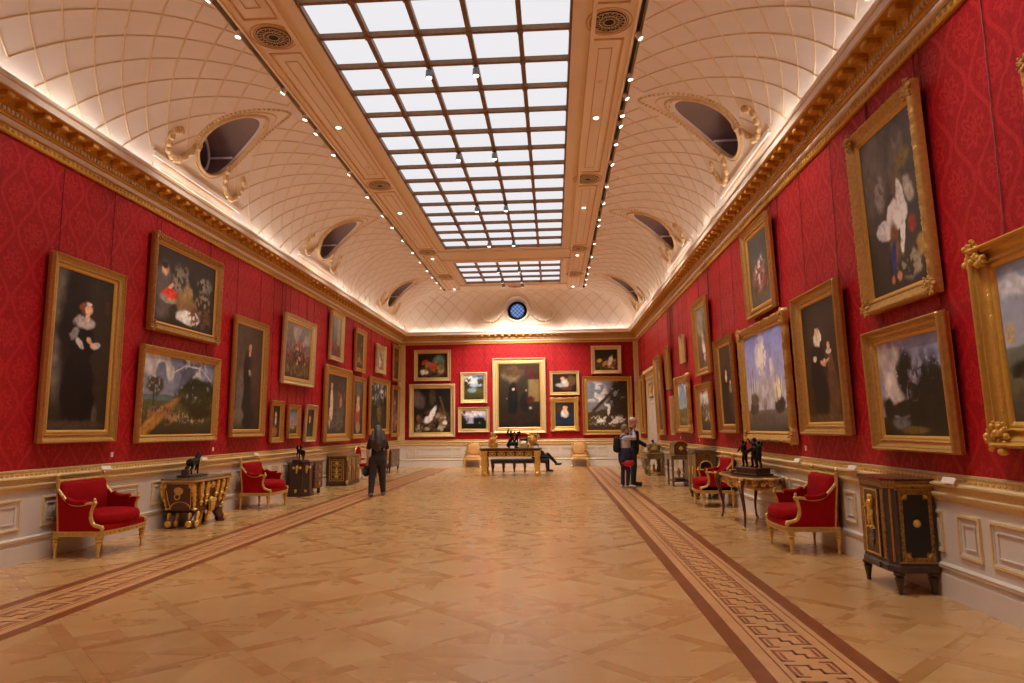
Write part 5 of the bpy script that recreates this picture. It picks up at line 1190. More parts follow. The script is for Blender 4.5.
legged_chest(root, 1.4, .5, .2, .80, 'boulle', 'boulle_gold')

# long gilt centre table ----------------------------------------------------
root = thing('centre_table', 'long table with massive gilt scroll legs and a dark top, centre of the far end', 'table', (-1.43, 22.85, 0), 0)
mb = MB(); mb.bevbox(-1.03, 1.03, -.45, .45, .855, .90, .012); mb.bevbox(-.99, .99, -.42, .42, .82, .86, .008); mb.build('table_top', 'brown', root, smooth=False)
for sx in (-1, 1):
    for sy in (-1, 1):
        mb = MB(); x, y_ = sx * .87, sy * .34; rings = []
        for z, r in ((0, .10), (.06, .11), (.10, .085), (.24, .075), (.30, .095), (.42, .09), (.55, .07), (.62, .10), (.74, .105), (.82, .10)): rings.append([(x + a * r, y_ + c * r, z) for a, c in ((-1, -.8), (-.8, -1), (.8, -1), (1, -.8), (1, .8), (.8, 1), (-.8, 1), (-1, .8))])
        mb.loft(rings)
        mb.tube(spiral((x, y_ - .1, .70), .06, .012, 1.4, 0, 'xz', 18, sx), .018, 6); acanthus(mb, [(x, y_ - .09, .62), (x, y_ - .09, .45), (x, y_ - .09, .30)], .045); mb.ball((x, y_ - .09, .08), (.08, .05, .07))
        mb.build('leg', 'gold_bright', root)
mb = MB(); mb.box(-.78, .78, -.38, -.33, .62, .82); mb.box(-.78, .78, .33, .38, .62, .82); mb.box(-.9, -.84, -.3, .3, .62, .82); mb.box(.84, .9, -.3, .3, .62, .82); fr_ = mb.build('frieze', 'walnut', root, smooth=False)
mb = MB()
for x in (-.6, -.3, .0, .3, .6):
    for sg in (-1, 1): mb.tube(spiral((x + sg * .07, -.395, .72), .07, .015, 1.3, pi / 2, 'xz', 18, sg), .013, 5)
mb.tube([(-.78, -.39, .80), (.78, -.39, .80)], .012, 5); mb.tube([(-.78, -.39, .635), (.78, -.39, .635)], .012, 5); mb.build('frieze_scroll', 'gold_bright', fr_)
# things standing on the long table
tz = .90
def tabletop(name, label, cat, x, y_, rz=0): return thing(name, label, cat, (x, y_, tz), rz)
root = tabletop('gilt_vase', 'gilt cherub vase at the left end of the long table', 'vase', -2.02, 22.72)
mb = MB(); mb.bevbox(-.11, .11, -.09, .09, 0, .04, .008); mb.build('base', 'gold_bright', root)
mb = MB(); mb.lathe([(.06, .03), (.09, .08), (.075, .16), (.11, .24), (.12, .32), (.06, .38), (.08, .43)], 16); mb.ball((.02, -.04, .47), .055); mb.limb([(-.10, -.03, .06), (-.12, -.05, .2), (-.06, -.05, .3)], [.04, .05, .03]); mb.limb([(.12, -.03, .06), (.10, -.06, .16)], [.05, .045]); mb.limb([(.06, 0, .40), (.13, 0, .36)], .025)
solid('vessel', mb, 'gold_bright', root, .01, 1)
mb = MB()
for k in range(10): a = k * .63; mb.ball((.06 * cos(a), .06 * sin(a) - .02, .44 + .05 * ((k * 7) % 3) / 2), .035, 6, 4)
mb.build('blossom', 'frame_pale', root)
root = tabletop('bronze_group', 'dark bronze group of twisting figures in the middle of the long table', 'sculpture', -1.34, 22.75)
mb = MB(); mb.bevbox(-.17, .17, -.14, .14, 0, .05, .01); mb.build('base', 'ebony', root, smooth=False)
mb = MB(); mb.ball((0, 0, .12), (.16, .12, .10), 12, 8); man_mb(mb, .45, -.04, 0, .1, 1, -.1); man_mb(mb, .40, .09, .03, .12, -1, .15); mb.limb([(-.1, 0, .4), (-.2, 0, .5), (-.16, 0, .62)], [.04, .035, .02]); mb.limb([(.1, 0, .4), (.22, 0, .48), (.2, 0, .56)], [.04, .03, .02]); mb.limb([(-.18, .0, .1), (-.1, 0, .28)], [.07, .05])
solid('figures', mb, 'bronze', root, .009, 1)
root = tabletop('gilt_ewer', 'gilt ewer with a looping handle at the right end of the long table', 'vase', -.72, 22.72)
mb = MB(); mb.bevbox(-.13, .13, -.09, .09, 0, .04, .008); mb.build('base', 'gold_bright', root)
mb = MB(); mb.lathe([(.07, .03), (.05, .08), (.10, .16), (.14, .26), (.11, .36), (.05, .42), (.07, .48)], 16); mb.ball((-.12, -.03, .34), .05); mb.limb([(.05, 0, .44), (.16, 0, .42), (.18, 0, .28), (.12, 0, .2)], .018, 8); mb.limb([(-.05, 0, .42), (-.16, 0, .46), (-.26, 0, .50)], [.03, .035, .03]); mb.limb([(-.02, 0, .48), (.0, 0, .60), (-.05, 0, .64)], .013, 8)
solid('vessel', mb, 'gold_bright', root, .009, 1)
root = tabletop('silver_casket', 'pale casket standing between the bronze group and the gilt ewer', 'box', -1.02, 22.82)
mb = MB(); mb.bevbox(-.13, .13, -.09, .09, 0, .16, .01); mb.build('body', 'frame_pale', root, smooth=False)
mb = MB(); mb.loft([[(-.12, -.08, .16), (.12, -.08, .16), (.12, .08, .16), (-.12, .08, .16)], [(-.05, -.03, .22), (.05, -.03, .22), (.05, .03, .22), (-.05, .03, .22)]]); mb.ball((0, 0, .235), .018); mb.build('lid', 'frame_pale', root, smooth=False)
root = tabletop('horse_statuette', 'small bluish bronze horse behind the pale casket on the long table', 'sculpture', -1.0, 23.08)
mb = MB(); mb.bevbox(-.16, .16, -.07, .07, 0, .10, .01); mb.build('base', 'ebony', root, smooth=False)
mb = MB(); horse_mb(mb, .33, 0, 0, .1); solid('horse', mb, 'bluefab', root, .007, 1)
for x, l in ((-1.37, 'white card leaning in front of the dark bronze group on the long table'), (-.60, 'white card standing before the gilt ewer on the long table')):
    mb = MB(); mb.loft([[(-.07, -.01, 0), (.07, -.01, 0), (.07, 0, 0), (-.07, 0, 0)], [(-.07, .01, .075), (.07, .01, .075), (.07, .018, .075), (-.07, .018, .075)]]); o = mb.build('table_card', 'card', smooth=False); o.location = (x, 22.50, tz); o['label'] = l; o['category'] = 'label'; o['group'] = 'cards on the long table'

# visitors' bench behind the table --------------------------------------------
root = thing('long_bench', 'long dark padded bench on many short legs, behind the gilt table', 'bench', (-1.25, 24.75, 0), 0)
mb = MB(); mb.bevbox(-1.05, 1.05, -.3, .3, .37, .46, .025); mb.build('seat', 'bluefab', root)
mb = MB(); mb.bevbox(-1.02, 1.02, -.27, .27, .30, .375, .006); mb.build('seat_rail', 'walnut', root, smooth=False)
for x in (-.97, -.58, -.19, .19, .58, .97):
    for sy in (-1, 1): turned_leg(x, sy * .22, .31, .04, 'walnut', root)

# gilt silk armchairs at the far wall --------------------------------------------
def fauteuil(label, x, y_, rz=0, mat='tapestry', group='gilt silk chairs by the far wall'):
    root = thing('gilt_armchair', label, 'chair', (x, y_, 0), rz, group)
    for sx in (-1, 1):
        mb = MB(); mb.tube(bez([(sx * .30, -.26, .36), (sx * .33, -.30, .24), (sx * .30, -.27, .10), (sx * .33, -.31, .015)], 5), [.04] * 4 + [.032] * 8 + [.026] * 4, 8); mb.build('leg', 'gold', root)
        mb = MB(); mb.tube([(sx * .26, .25, .36), (sx * .27, .30, .0)], [.03, .022], 8); mb.build('leg', 'gold', root)
    mb = MB(); mb.bevbox(-.34, .34, -.30, .28, .30, .38, .02)
    for k in range(7): mb.ball((-.27 + k * .09, -.305, .30 + .012 * (k % 2)), (.04, .02, .03), 6, 4)
    mb.build('seat_rail', 'gold', root)
    mb = MB(); mb.ball((0, -.02, .40), (.33, .28, .075), 18, 8, .6); mb.build('seat', mat, root)
    mb = MB(); mb.ball((0, .26, .72), (.25, .05, .25), 18, 10, .75); mb.build('backrest', mat, root)
    mb = MB(); P = [(math.copysign(abs(cos(a)) ** .7, cos(a)) * .285, .285, .72 + math.copysign(abs(sin(a)) ** .7, sin(a)) * .275) for a in np.linspace(0, 2 * pi, 34)]; mb.tube(P, .026, 7, cap=False)
    for sx in (-1, 1): mb.tube([(sx * .25, .27, .36), (sx * .25, .285, .52)], .026, 7)
    mb.ball((0, .275, 1.0), (.07, .03, .035)); mb.build('back_frame', 'gold', root)
    for sx in (-1, 1):
        mb = MB(); mb.tube(bez([(sx * .28, .28, .64), (sx * .34, .10, .64), (sx * .35, -.12, .61), (sx * .34, -.17, .53), (sx * .31, -.13, .38)], 5), .02, 7); ar = mb.build('arm', 'gold', root)
        mb = MB(); mb.ball((sx * .345, .02, .655), (.03, .11, .022)); mb.build('arm_pad', mat, ar)
    return root
fauteuil('gilt and silk armchair against the far wall, left of the long table', -3.3, 27.78)
fauteuil('gilt and silk armchair against the far wall, right of the long table', 1.02, 27.78)
fauteuil('gilt armchair in the far right corner, half hidden by the two visitors', 3.07, 27.25, -pi / 2 + .3)

# right wall ------------------------------------------------------------------
# J: kneehole desk with clock box, K: casket on stand, L: tall cabinet
root = thing('kneehole_desk', 'olive inlaid desk on scrolled legs with a domed casket, in front of the white doorway', 'desk', (3.22, 22.55, 0), -pi / 2 + .0)
w, d = 1.0, .52
mb = MB(); mb.bevbox(-w / 2, w / 2, -d / 2, d / 2, .52, .68, .01); mb.build('apron', 'boulle_grey', root, smooth=False)
mb = MB(); mb.bevbox(-w / 2 - .03, w / 2 + .03, -d / 2 - .03, d / 2 + .01, .68, .72, .01); mb.build('top', 'greystone', root, smooth=False)
for sx in (-1, 1):
    for sy in (-1, 1):
        for k in (0, 1):
            mb = MB(); x, y_ = sx * (w / 2 - .06 - k * .2), sy * (d / 2 - .06)
            mb.tube(bez([(x, y_, .53), (x + .03, y_ - .02, .42), (x - .02, y_ + .01, .30), (x + .03, y_ - .02, .16), (x, y_, .06)], 5), [.05] * 5 + [.032] * 10 + [.038] * 6, 8); mb.ball((x, y_, .04), (.05, .05, .04)); mb.ball((x, y_, .34), (.05, .05, .03)); mb.build('leg', 'boulle_grey', root)
mb = MB(); mb.tube([(-w / 2 + .06, 0, .09), (w / 2 - .06, 0, .09)], .022, 6)
for sx in (-1, 1): mb.tube([(sx * (w / 2 - .06), -d / 2 + .06, .09), (sx * (w / 2 - .06), d / 2 - .06, .09)], .022, 6)
mb.lathe([(.05, .10), (.07, .16), (.03, .24), (.05, .29), (.01, .36)], 10); mb.build('stretcher', 'frame', root)
mb = MB(); mb.ball((0, -d / 2 - .02, .6), (.06, .02, .05)); [mb.ball((x, -d / 2 - .015, .6), (.03, .012, .04)) for x in (-.4, -.2, .2, .4)]; mb.build('gilt_mount', 'gold', root)
root = thing('domed_casket', 'domed inlaid casket with a small dark knob standing on the olive desk', 'box', (3.22, 22.5, .722), -pi / 2)
mb = MB(); rings = []
for z, f in ((0, 1.0), (.04, 1.0), (.05, .9), (.16, .92), (.20, .98), (.24, .90), (.28, .6), (.30, .2)): rings.append([(x * f, y_ * f, z) for x, y_ in ((-.24, -.2), (-.2, -.22), (.2, -.22), (.24, -.2), (.24, .2), (.2, .22), (-.2, .22), (-.24, .2))])
mb.loft(rings); mb.build('body', 'boulle_grey', root, smooth=False)
mb = MB(); mb.lathe([(.02, .29), (.035, .33), (.02, .36), (.03, .40), (.005, .42)], 10); mb.build('knob', 'black', root)
mb = MB()
for sx in (-1, 1): mb = MB(); mb.ball((sx * .22, -.2, .03), .03); mb.build('foot', 'gold', root); mb = MB(); mb.ball((sx * .22, .2, .03), .03); mb.build('foot', 'gold', root)
mb = MB(); mb.ball((.235, 0, .13), (.012, .12, .05)); mb.build('oval_mount', 'gold', root); mb = MB(); mb.tube([(.23, -.12 * cos(a), .06 + .14 * sin(a)) for a in np.linspace(0, pi, 12)], .009, 5); mb.build('gilt_mount', 'gold', root)

root = thing('casket_stand', 'slender olive stand on thin tapering legs, between the desk and the grey cabinet', 'stand', (3.30, 18.55, 0), -pi / 2)
w, d = .80, .50
for sx in (-1, 1):
    for sy in (-1, 1):
        x, y_ = sx * (w / 2 - .04), sy * (d / 2 - .04); mb = MB(); mb.lathe([(.012, 0), (.03, .015), (.03, .04), (.012, .055), (.03, .08), (.036, .11), (.026, .13), (.030, .45), (.038, .60), (.03, .62), (.04, .65), (.04, .70)], 8, (x, y_, 0)); mb.build('leg', 'boulle_grey', root)
mb = MB(); mb.bevbox(-w / 2, w / 2, -d / 2, d / 2, .69, .78, .008); mb.bevbox(-w / 2 - .02, w / 2 + .02, -d / 2 - .02, d / 2 + .01, .78, .805, .006); mb.build('apron', 'boulle_grey', root, smooth=False)
mb = MB(); mb.bevbox(-w / 2 + .02, w / 2 - .02, -d / 2 + .02, d / 2 - .02, .12, .145, .006); mb.bevbox(-w / 2 + .14, w / 2 - .14, -d / 2 + .12, d / 2 - .12, .145, .20, .01); sh = mb.build('low_shelf', 'ebony', root, smooth=False)
mb = MB(); mb.lathe([(.05, .20), (.025, .25), (.05, .31), (.06, .36), (.02, .42), (.01, .47)], 10); mb.build('finial', 'frame', sh)
root = thing('round_top_casket', 'olive casket with a rounded top and gilt diamond mount, on the slender stand', 'box', (3.32, 18.50, .808), -pi / 2)
mb = MB(); prof_ = [(-.17, 0), (-.19, .03), (-.18, .22)] + [(.0 - .18 * cos(a), .24 + .11 * sin(a)) for a in np.linspace(.2, pi - .2, 9)] + [(.18, .22), (.19, .03), (.17, 0)]
mb.loft([[(-.30, y_, z) for y_, z in prof_], [(.30, y_, z) for y_, z in prof_]]); mb.build('body', 'boulle', root, smooth=False)
for xx_ in (.305, -.305): mb = MB(); mb.tube([(xx_, y_, z + .012) for y_, z in prof_], .011, 5); mb.build('edge_moulding', 'gold', root)
mb = MB(); mb.loft([[(.303, -.07, .17), (.303, 0, .11), (.303, .07, .17), (.303, 0, .24)], [(.318, -.03, .17), (.318, 0, .15), (.318, .03, .17), (.318, 0, .20)]]); mb.build('gilt_mount', 'gold', root)

root = thing('grey_cabinet', 'olive-grey cabinet with an arched end panel, right wall between the stand and a red armchair', 'cabinet', (3.25, 15.32, 0), -pi / 2)
w, d = .66, .44
mb = MB(); mb.bevbox(-w / 2, w / 2, -d / 2, d / 2, .20, .99, .008); mb.build('body', 'boulle_grey', root, smooth=False)
mb = MB(); mb.bevbox(-w / 2 - .05, w / 2 + .05, -d / 2 - .05, d / 2 + .03, 1.02, 1.06, .01); mb.bevbox(-w / 2 - .025, w / 2 + .025, -d / 2 - .025, d / 2 + .01, .98, 1.022, .008); mb.build('top', 'greystone', root, smooth=False)
mb = MB(); mb.bevbox(-w / 2 - .02, w / 2 + .02, -d / 2 - .02, d / 2 + .01, .15, .22, .01); mb.build('plinth', 'boulle_grey', root, smooth=False)
for sx in (-1, 1):
    for sy in (-1, 1): turned_leg(sx * (w / 2 - .03), sy * (d / 2 - .03), .16, .05, 'walnut', root, 'foot')
mb = MB(); xe_ = w / 2 + .004; arch = [(-.11, .34), (-.11, .70)] + [(-.11 * cos(a), .70 + .11 * sin(a)) for a in np.linspace(.3, pi - .3, 7)] + [(.11, .70), (.11, .34)]
mb.loft([[(xe_ - .01, y_, z) for y_, z in arch], [(xe_ + .004, y_, z) for y_, z in arch]]); pn = mb.build('end_panel', 'black', root, smooth=False)
mb = MB(); mb.tube([(xe_ + .006, y_ * 1.15, z) for y_, z in arch], .012, 5); mb.ball((xe_ + .02, 0, .46), (.02, .035, .07)); mb.ball((xe_ + .02, 0, .56), .025); mb.ball((xe_ + .02, 0, .36), (.02, .06, .02)); mb.build('end_mount', 'gold', pn)
for x0 in (-.30, .01):
    mb = MB(); mb.bevbox(x0, x0 + .29, -d / 2 - .02, -d / 2 + .004, .26, .94, .006); dw = mb.build('door', 'boulle_grey', root, smooth=False)
    mb = MB(); mb.ball((x0 + .145, -d / 2 - .03, .6), (.05, .02, .10)); mb.build('door_mount', 'gold', dw)
for sx in (-1, 1):
    mb = MB(); mb.tube([(sx * (w / 2 - .0), -d / 2 - .01, .24), (sx * (w / 2), -d / 2 - .01, .96)], .025, 8); mb.build('corner_column', 'frame', root)

# N: writing table with cabriole legs ---------------------------------------
root = thing('writing_table', 'brown writing table with cabriole legs and gilt mounts, right wall between two red armchairs', 'table', (3.12, 11.30, 0), -pi / 2)
hw, hd = .80, .34
def serp(f, e=0): 
    pts = []
    for k in range(40):
        a = 2 * pi * k / 40; cx_ = math.copysign(abs(cos(a)) ** .5, cos(a)); sy_ = math.copysign(abs(sin(a)) ** .5, sin(a))
        bx = 1 - .05 * cos(2 * pi * sy_); by = 1 - .06 * cos(cx_ * 2 * pi * 1.0)
        pts.append((cx_ * hw * f * bx + math.copysign(e, cx_), sy_ * hd * f * by + math.copysign(e, sy_)))
    return pts
mb = MB(); mb.loft([[(x, y_, z) for x, y_ in serp(f)] for z, f in ((.745, .98), (.75, 1.0), (.765, 1.0), (.77, .97))]); mb.build('table_top', 'walnut', root, ang=.6)
mb = MB(); P = serp(1.0, .004); mb.tube([(x, y_, .757) for x, y_ in P + P[:1]], .016, 8, cap=False)
for sx in (-1, 1):
    for sy in (-1, 1): mb.ball((sx * hw * 1.0, sy * hd * 1.0, .752), (.045, .04, .022), 8, 5)
mb.build('top_rim', 'gold', root)
mb = MB(); mb.loft([[(x, y_, z) for x, y_ in serp(f)] for z, f in ((.60, .80), (.63, .86), (.69, .91), (.746, .92))]); mb.build('apron', 'marquetry', root, ang=.6)
for sx in (-1, 1):
    for sy in (-1, 1):
        x, y_ = sx * hw * .86, sy * hd * .86
        mb = MB(); mb.tube(bez([(x, y_, .74), (x + sx * .035, y_ + sy * .03, .66), (x + sx * .015, y_ + sy * .015, .50), (x - sx * .03, y_ - sy * .025, .25), (x - sx * .02, y_ - sy * .015, .08), (x + sx * .015, y_ + sy * .01, .015)], 5), [.05, .055, .058, .056, .052, .048, .044, .04, .036, .033, .030, .028, .026, .024, .022, .020, .019, .018, .017, .017, .017, .017, .018, .020, .022, .022], 10); lg = mb.build('leg', 'walnut', root)
        mb = MB(); mb.ball((x + sx * .05, y_ + sy * .045, .685), (.035, .035, .05)); acanthus(mb, [(x + sx * .055, y_ + sy * .05, .66), (x + sx * .045, y_ + sy * .04, .58), (x + sx * .02, y_ + sy * .02, .50)], .022); mb.ball((x + sx * .01, y_ + sy * .01, .022), (.03, .03, .022)); mb.build('gilt_mount', 'gold', lg)
for sy in (-1, 1):
    mb = MB()
    for x0 in (-.42, 0, .42):
        for sg in (-1, 1): mb.tube(spiral((x0 + sg * .07, sy * hd * .90, .66), .05, .012, 1.2, pi / 2, 'xz', 14, sg), .009, 5)
    acanthus(mb, [(-.2, sy * hd * .83, .61), (0, sy * hd * .83, .585), (.2, sy * hd * .83, .61)], .022); mb.build('apron_mount', 'gold', root)
for sx in (-1, 1):
    mb = MB(); acanthus(mb, [(sx * hw * .86, -.16, .62), (sx * hw * .88, 0, .59), (sx * hw * .86, .16, .62)], .03); [mb.ball((sx * hw * .93, y_, .67), (.02, .04, .035)) for y_ in (-.12, 0, .12)]; mb.build('apron_mount', 'gold', root)
# bronze group on it
root = thing('bronze_statuette', 'dark bronze group of three dancing figures on a stepped base, on the writing table', 'sculpture', (3.15, 11.15, .775), -pi / 2 + .35)
mb = MB(); mb.bevbox(-.30, .30, -.16, .16, 0, .03, .006); mb.bevbox(-.26, .26, -.13, .13, .03, .10, .006); mb.bevbox(-.28, .28, -.15, .15, .10, .12, .006); mb.build('base', 'walnut', root, smooth=False)
mb = MB(); man_mb(mb, .40, -.18, .0, .125, 1, -.08, 1.25); man_mb(mb, .44, .02, .03, .125, -1, .06, 1.25); man_mb(mb, .40, .20, -.02, .125, 1, .05, 1.25)
mb.limb([(-.22, 0, .38), (-.25, .0, .44)], [.045, .03]); mb.limb([(-.12, 0, .36), (.05, 0, .43), (.18, 0, .37)], .03); solid('figures', mb, 'bronze', root, .006, 1)
root = thing('stone_block', 'small pale stone block beside the bronze group on the writing table', 'base', (3.02, 11.72, .775), 0)
mb = MB(); mb.bevbox(-.09, .09, -.06, .06, 0, .055, .008); mb.build('block', 'greystone', root, smooth=False)

# Q: black cabinet ----------------------------------------------------------------
root = thing('black_cabinet', 'black and gold cabinet with canted corners on peg-top feet, nearest piece on the right wall', 'cabinet', (3.30, 6.97, 0), -pi / 2)
hw, hd = .35, .20
def plan(f, e=0): return [(-hw - e, hd), (-hw - e, -hd * .72 - e * .4), (-hw * .70, -hd - e), (hw * .70, -hd - e), (hw + e, -hd * .72 - e * .4), (hw + e, hd)]
polybox(plan(1), .27, .965, 'body', 'ebony', root)
mb = MB()
for z, e in ((.955, .004), (.975, .016), (1.02, .022)): pass
mb.loft([[(x, y_, z) for x, y_ in plan(1, e)] for z, e in ((.955, .006), (.965, .012), (1.0, .012), (1.015, .026), (1.025, .026))]); mb.build('cornice', 'boulle_gold', root, smooth=False)
mb = MB(); mb.prism(plan(1, .030), 1.024, 1.046); mb.build('top', 'redstone', root, smooth=False)
mb = MB(); mb.loft([[(x, y_, z) for x, y_ in plan(1, e)] for z, e in ((.195, .006), (.205, .016), (.25, .016), (.265, .004), (.275, .004))]); mb.bevbox(-.12, .12, -hd - .03, -hd, .20, .255, .006); mb.build('plinth', 'ebony', root, smooth=False)
for x, y_ in ((-hw * .9, -hd * .75), (hw * .9, -hd * .75), (-hw * .9, hd * .75), (hw * .9, hd * .75)):
    mb = MB(); mb.lathe([(.012, 0), (.022, .01), (.020, .03), (.032, .10), (.042, .15), (.030, .16), (.048, .172), (.05, .195)], 14, (x, y_, 0)); mb.build('foot', 'ebony', root)
mb = MB()
for i in range(26): mb.ball((-hw - .014 + 0 * i, -hd * .7 + i * hd * 1.65 / 25, .985), (.006, .006, .012), 5, 4)
for i in range(26): mb.ball((hw + .014, -hd * .7 + i * hd * 1.65 / 25, .985), (.006, .006, .012), 5, 4)
mb.build('frieze_bead', 'gold', root)
# front door with a statue mount
mb = MB(); mb.bevbox(-.15, .15, -hd - .018, -hd + .004, .30, .94, .004); dw = mb.build('door', 'boulle', root, smooth=False)
mb = MB()
for (a, c, z, zz) in ((-.14, .14, .31, .325), (-.14, .14, .915, .93), (-.14, -.125, .325, .915), (.125, .14, .325, .915)): mb.box(a, c, -hd - .024, -hd - .016, z, zz)
mb.build('door_border', 'gold', dw, smooth=False)
mb = MB(); man_mb(mb, .30, 0, -hd - .025, .56, 1, 0); mb.ball((0, -hd - .022, .56), (.06, .015, .02)); mb.build('figure_mount', 'gold_bright', dw)
mb = MB(); acanthus(mb, [(0, -hd - .022, .53), (.01, -hd - .022, .46), (-.01, -hd - .022, .38)], .022); mb.build('garland_mount', 'grey_metal', dw)
for sx in (-1, 1):
    mb = MB(); mb.bevbox(min(sx * .165, sx * .235), max(sx * .165, sx * .235), -hd - .008, -hd + .004, .30, .94, .003); mb.build('side_strip', 'boulle_gold', root, smooth=False)
    # end panels: brass border with notched corners and a central mask
    X0 = sx * hw; ysn = (-.125, .17); zs = (.30, .935)
    def ebox(m, y0, y1, z0, z1, t0, t1): m.box(min(X0 + sx * t0, X0 + sx * t1), max(X0 + sx * t0, X0 + sx * t1), y0, y1, z0, z1)
    mb = MB(); ebox(mb, ysn[0], ysn[1], zs[0], zs[1], -.002, .006); ep = mb.build('end_panel', 'boulle_gold', root, smooth=False)
    mb = MB(); y0, y1, z0, z1 = ysn[0] + .035, ysn[1] - .035, zs[0] + .035, zs[1] - .035; c_ = .045
    oc = [(y0 + c_, z0), (y1 - c_, z0), (y1 - c_, z0 + c_), (y1, z0 + c_), (y1, z1 - c_), (y1 - c_, z1 - c_), (y1 - c_, z1), (y0 + c_, z1), (y0 + c_, z1 - c_), (y0, z1 - c_), (y0, z0 + c_), (y0 + c_, z0 + c_)]
    mb.loft([[(X0 + sx * .004, a, c) for a, c in oc], [(X0 + sx * .009, a, c) for a, c in oc]]); mb.build('inlay_field', 'black', ep, smooth=False)
    mb = MB(); ym = (y0 + y1) / 2; mb.ball((X0 + sx * .012, ym, .64), (.014, .026, .028), 12, 6)
    for a in np.linspace(0, 2 * pi, 11)[:-1]: mb.ball((X0 + sx * .010, ym + .028 * cos(a), .64 + .028 * sin(a)), (.008, .010, .010), 6, 4)
    for a in (-1, 1):
        for c in (-1, 1):
            for r_ in (.018, .030): mb.tube([(X0 + sx * .009, ym + a * ((y1 - y0) / 2) + a * .0 - a * r_ * cos(q), (z0 + z1) / 2 + c * (z1 - z0) / 2 - c * r_ * sin(q)) for q in np.linspace(0, pi / 2, 7)], .0035, 4)
    mb.build('mask_mount', 'gold_bright', ep)
    for z0_, z1_ in ((.283, .296), (.94, .952)): mb = MB(); ebox(mb, -.15, .185, z0_, z1_, 0, .012); mb.build('end_moulding', 'frame_dark', root, smooth=False)
    mb = MB(); mb.tube([(sx * (hw * .86), -hd * .86, .29), (sx * (hw * .86), -hd * .86, .95)], .012, 6); mb.build('corner_bead', 'frame_dark', root)
#@@PART4
# ------------------------------------------------------------------ ceiling fittings
def vent(label, x, y_):
    root = thing('ceiling_vent', label, 'vent', (x, y_, ZC), 0, 'pierced round vents in the ceiling border')
    mb = MB(); mb.lathe([(.0, -.004), (.245, -.004), (.245, -.012), (.0, -.012)], 32); mb.build('backing', 'black', root, smooth=False)
    mb = MB()
    for r_ in (.075, .135, .225): mb.tube([(r_ * cos(a), r_ * sin(a), -.018) for a in np.linspace(0, 2 * pi, 33)], .007 if r_ < .2 else .009, 6, cap=False)
    for k in range(18):
        a = 2 * pi * k / 18; mb.tube([(.075 * cos(a), .075 * sin(a), -.018), (.14 * cos(a + .12), .14 * sin(a + .12), -.018), (.225 * cos(a), .225 * sin(a), -.018)], .0045, 4)
        mb.tube([(.14 * cos(a + .12), .14 * sin(a + .12), -.018), (.225 * cos(a + .35), .225 * sin(a + .35), -.018)], .0045, 4)
    mb.build('grille', 'frame_pale', root)
    mb = MB(); mb.tube([(.272 * cos(a), .272 * sin(a), -.010) for a in np.linspace(0, 2 * pi, 37)], .010, 8, cap=False); mb.build('rim', 'plaster_line', root)
nm = {8.92: 'nearest the camera', 14.98: 'second from the camera', 21.05: 'third, beside the end of the large skylight', 24.63: 'beside the small far skylight'}
for x in VX:
    for y_ in VY:
        if y_ > 5: vent('round pierced vent in the %s ceiling border, %s' % ('left' if x < 0 else 'right', nm[y_]), x, y_)
vent('round pierced vent in the middle of the far ceiling border above the round window', -1.45, 26.55)
# recessed downlights
def lamp_spot(root, loc, aim, power, angle, blend=.6, size=.05, col=(1, .92, .80)):
    l = bpy.data.lights.new('spot_lamp', 'SPOT'); l.energy = power; l.spot_size = radians(angle); l.spot_blend = blend; l.shadow_soft_size = size; l.color = col
    o = bpy.data.objects.new('spot_lamp', l); C.objects.link(o); o.parent = root; o.location = loc
    o.rotation_euler = Vector(aim).to_track_quat('-Z', 'Y').to_euler(); return o
DL_P, TR_P, SK_P = 160, 200, 190
proto = None
def downlight(x, y_, label):
    root = thing('downlight', label, 'light', (x, y_, ZC), 0, 'small downlights in the ceiling border')
    mb = MB(); mb.lathe([(.045, -.002), (.062, -.002), (.062, -.010), (.045, -.008)], 20); mb.build('ring', 'cornice_white', root)
    mb = MB(); mb.lathe([(.0, -.009), (.046, -.009), (.046, -.013), (.0, -.014)], 16); mb.build('lens', 'lamp', root)
    lamp_spot(root, (0, 0, -.03), (0, 0, -1), DL_P, 100)
for x in VX:
    for y_ in (5.8, 11.9, 17.03, 21.9 + .9 * 0, 26.9):
        downlight(x, y_, 'tiny recessed downlight in the %s ceiling border, %s' % ('left' if x < 0 else 'right', {5.8: 'just outside the top of the view', 11.9: 'between the first and second vents', 17.03: 'just beyond the second vent', 21.9: 'beside the beam between the skylights', 26.9: 'at the far corner'}[y_]))
# smoke detectors
for x, y_, l in ((.88, 10.6, 'small round detector between the first right vent and downlight'), (-3.94, 13.9, 'small detector just before the second left vent'), (.90, 20.4, 'small detector just before the third right vent')):
    mb = MB(); mb.lathe([(.055, 0), (.058, -.012), (.03, -.03), (.0, -.034)], 18); o = mb.build('smoke_detector', 'plaster_flat'); o.location = (x, y_, ZC - .001); o['label'] = l; o['category'] = 'detector'; o['group'] = 'small round ceiling detectors'
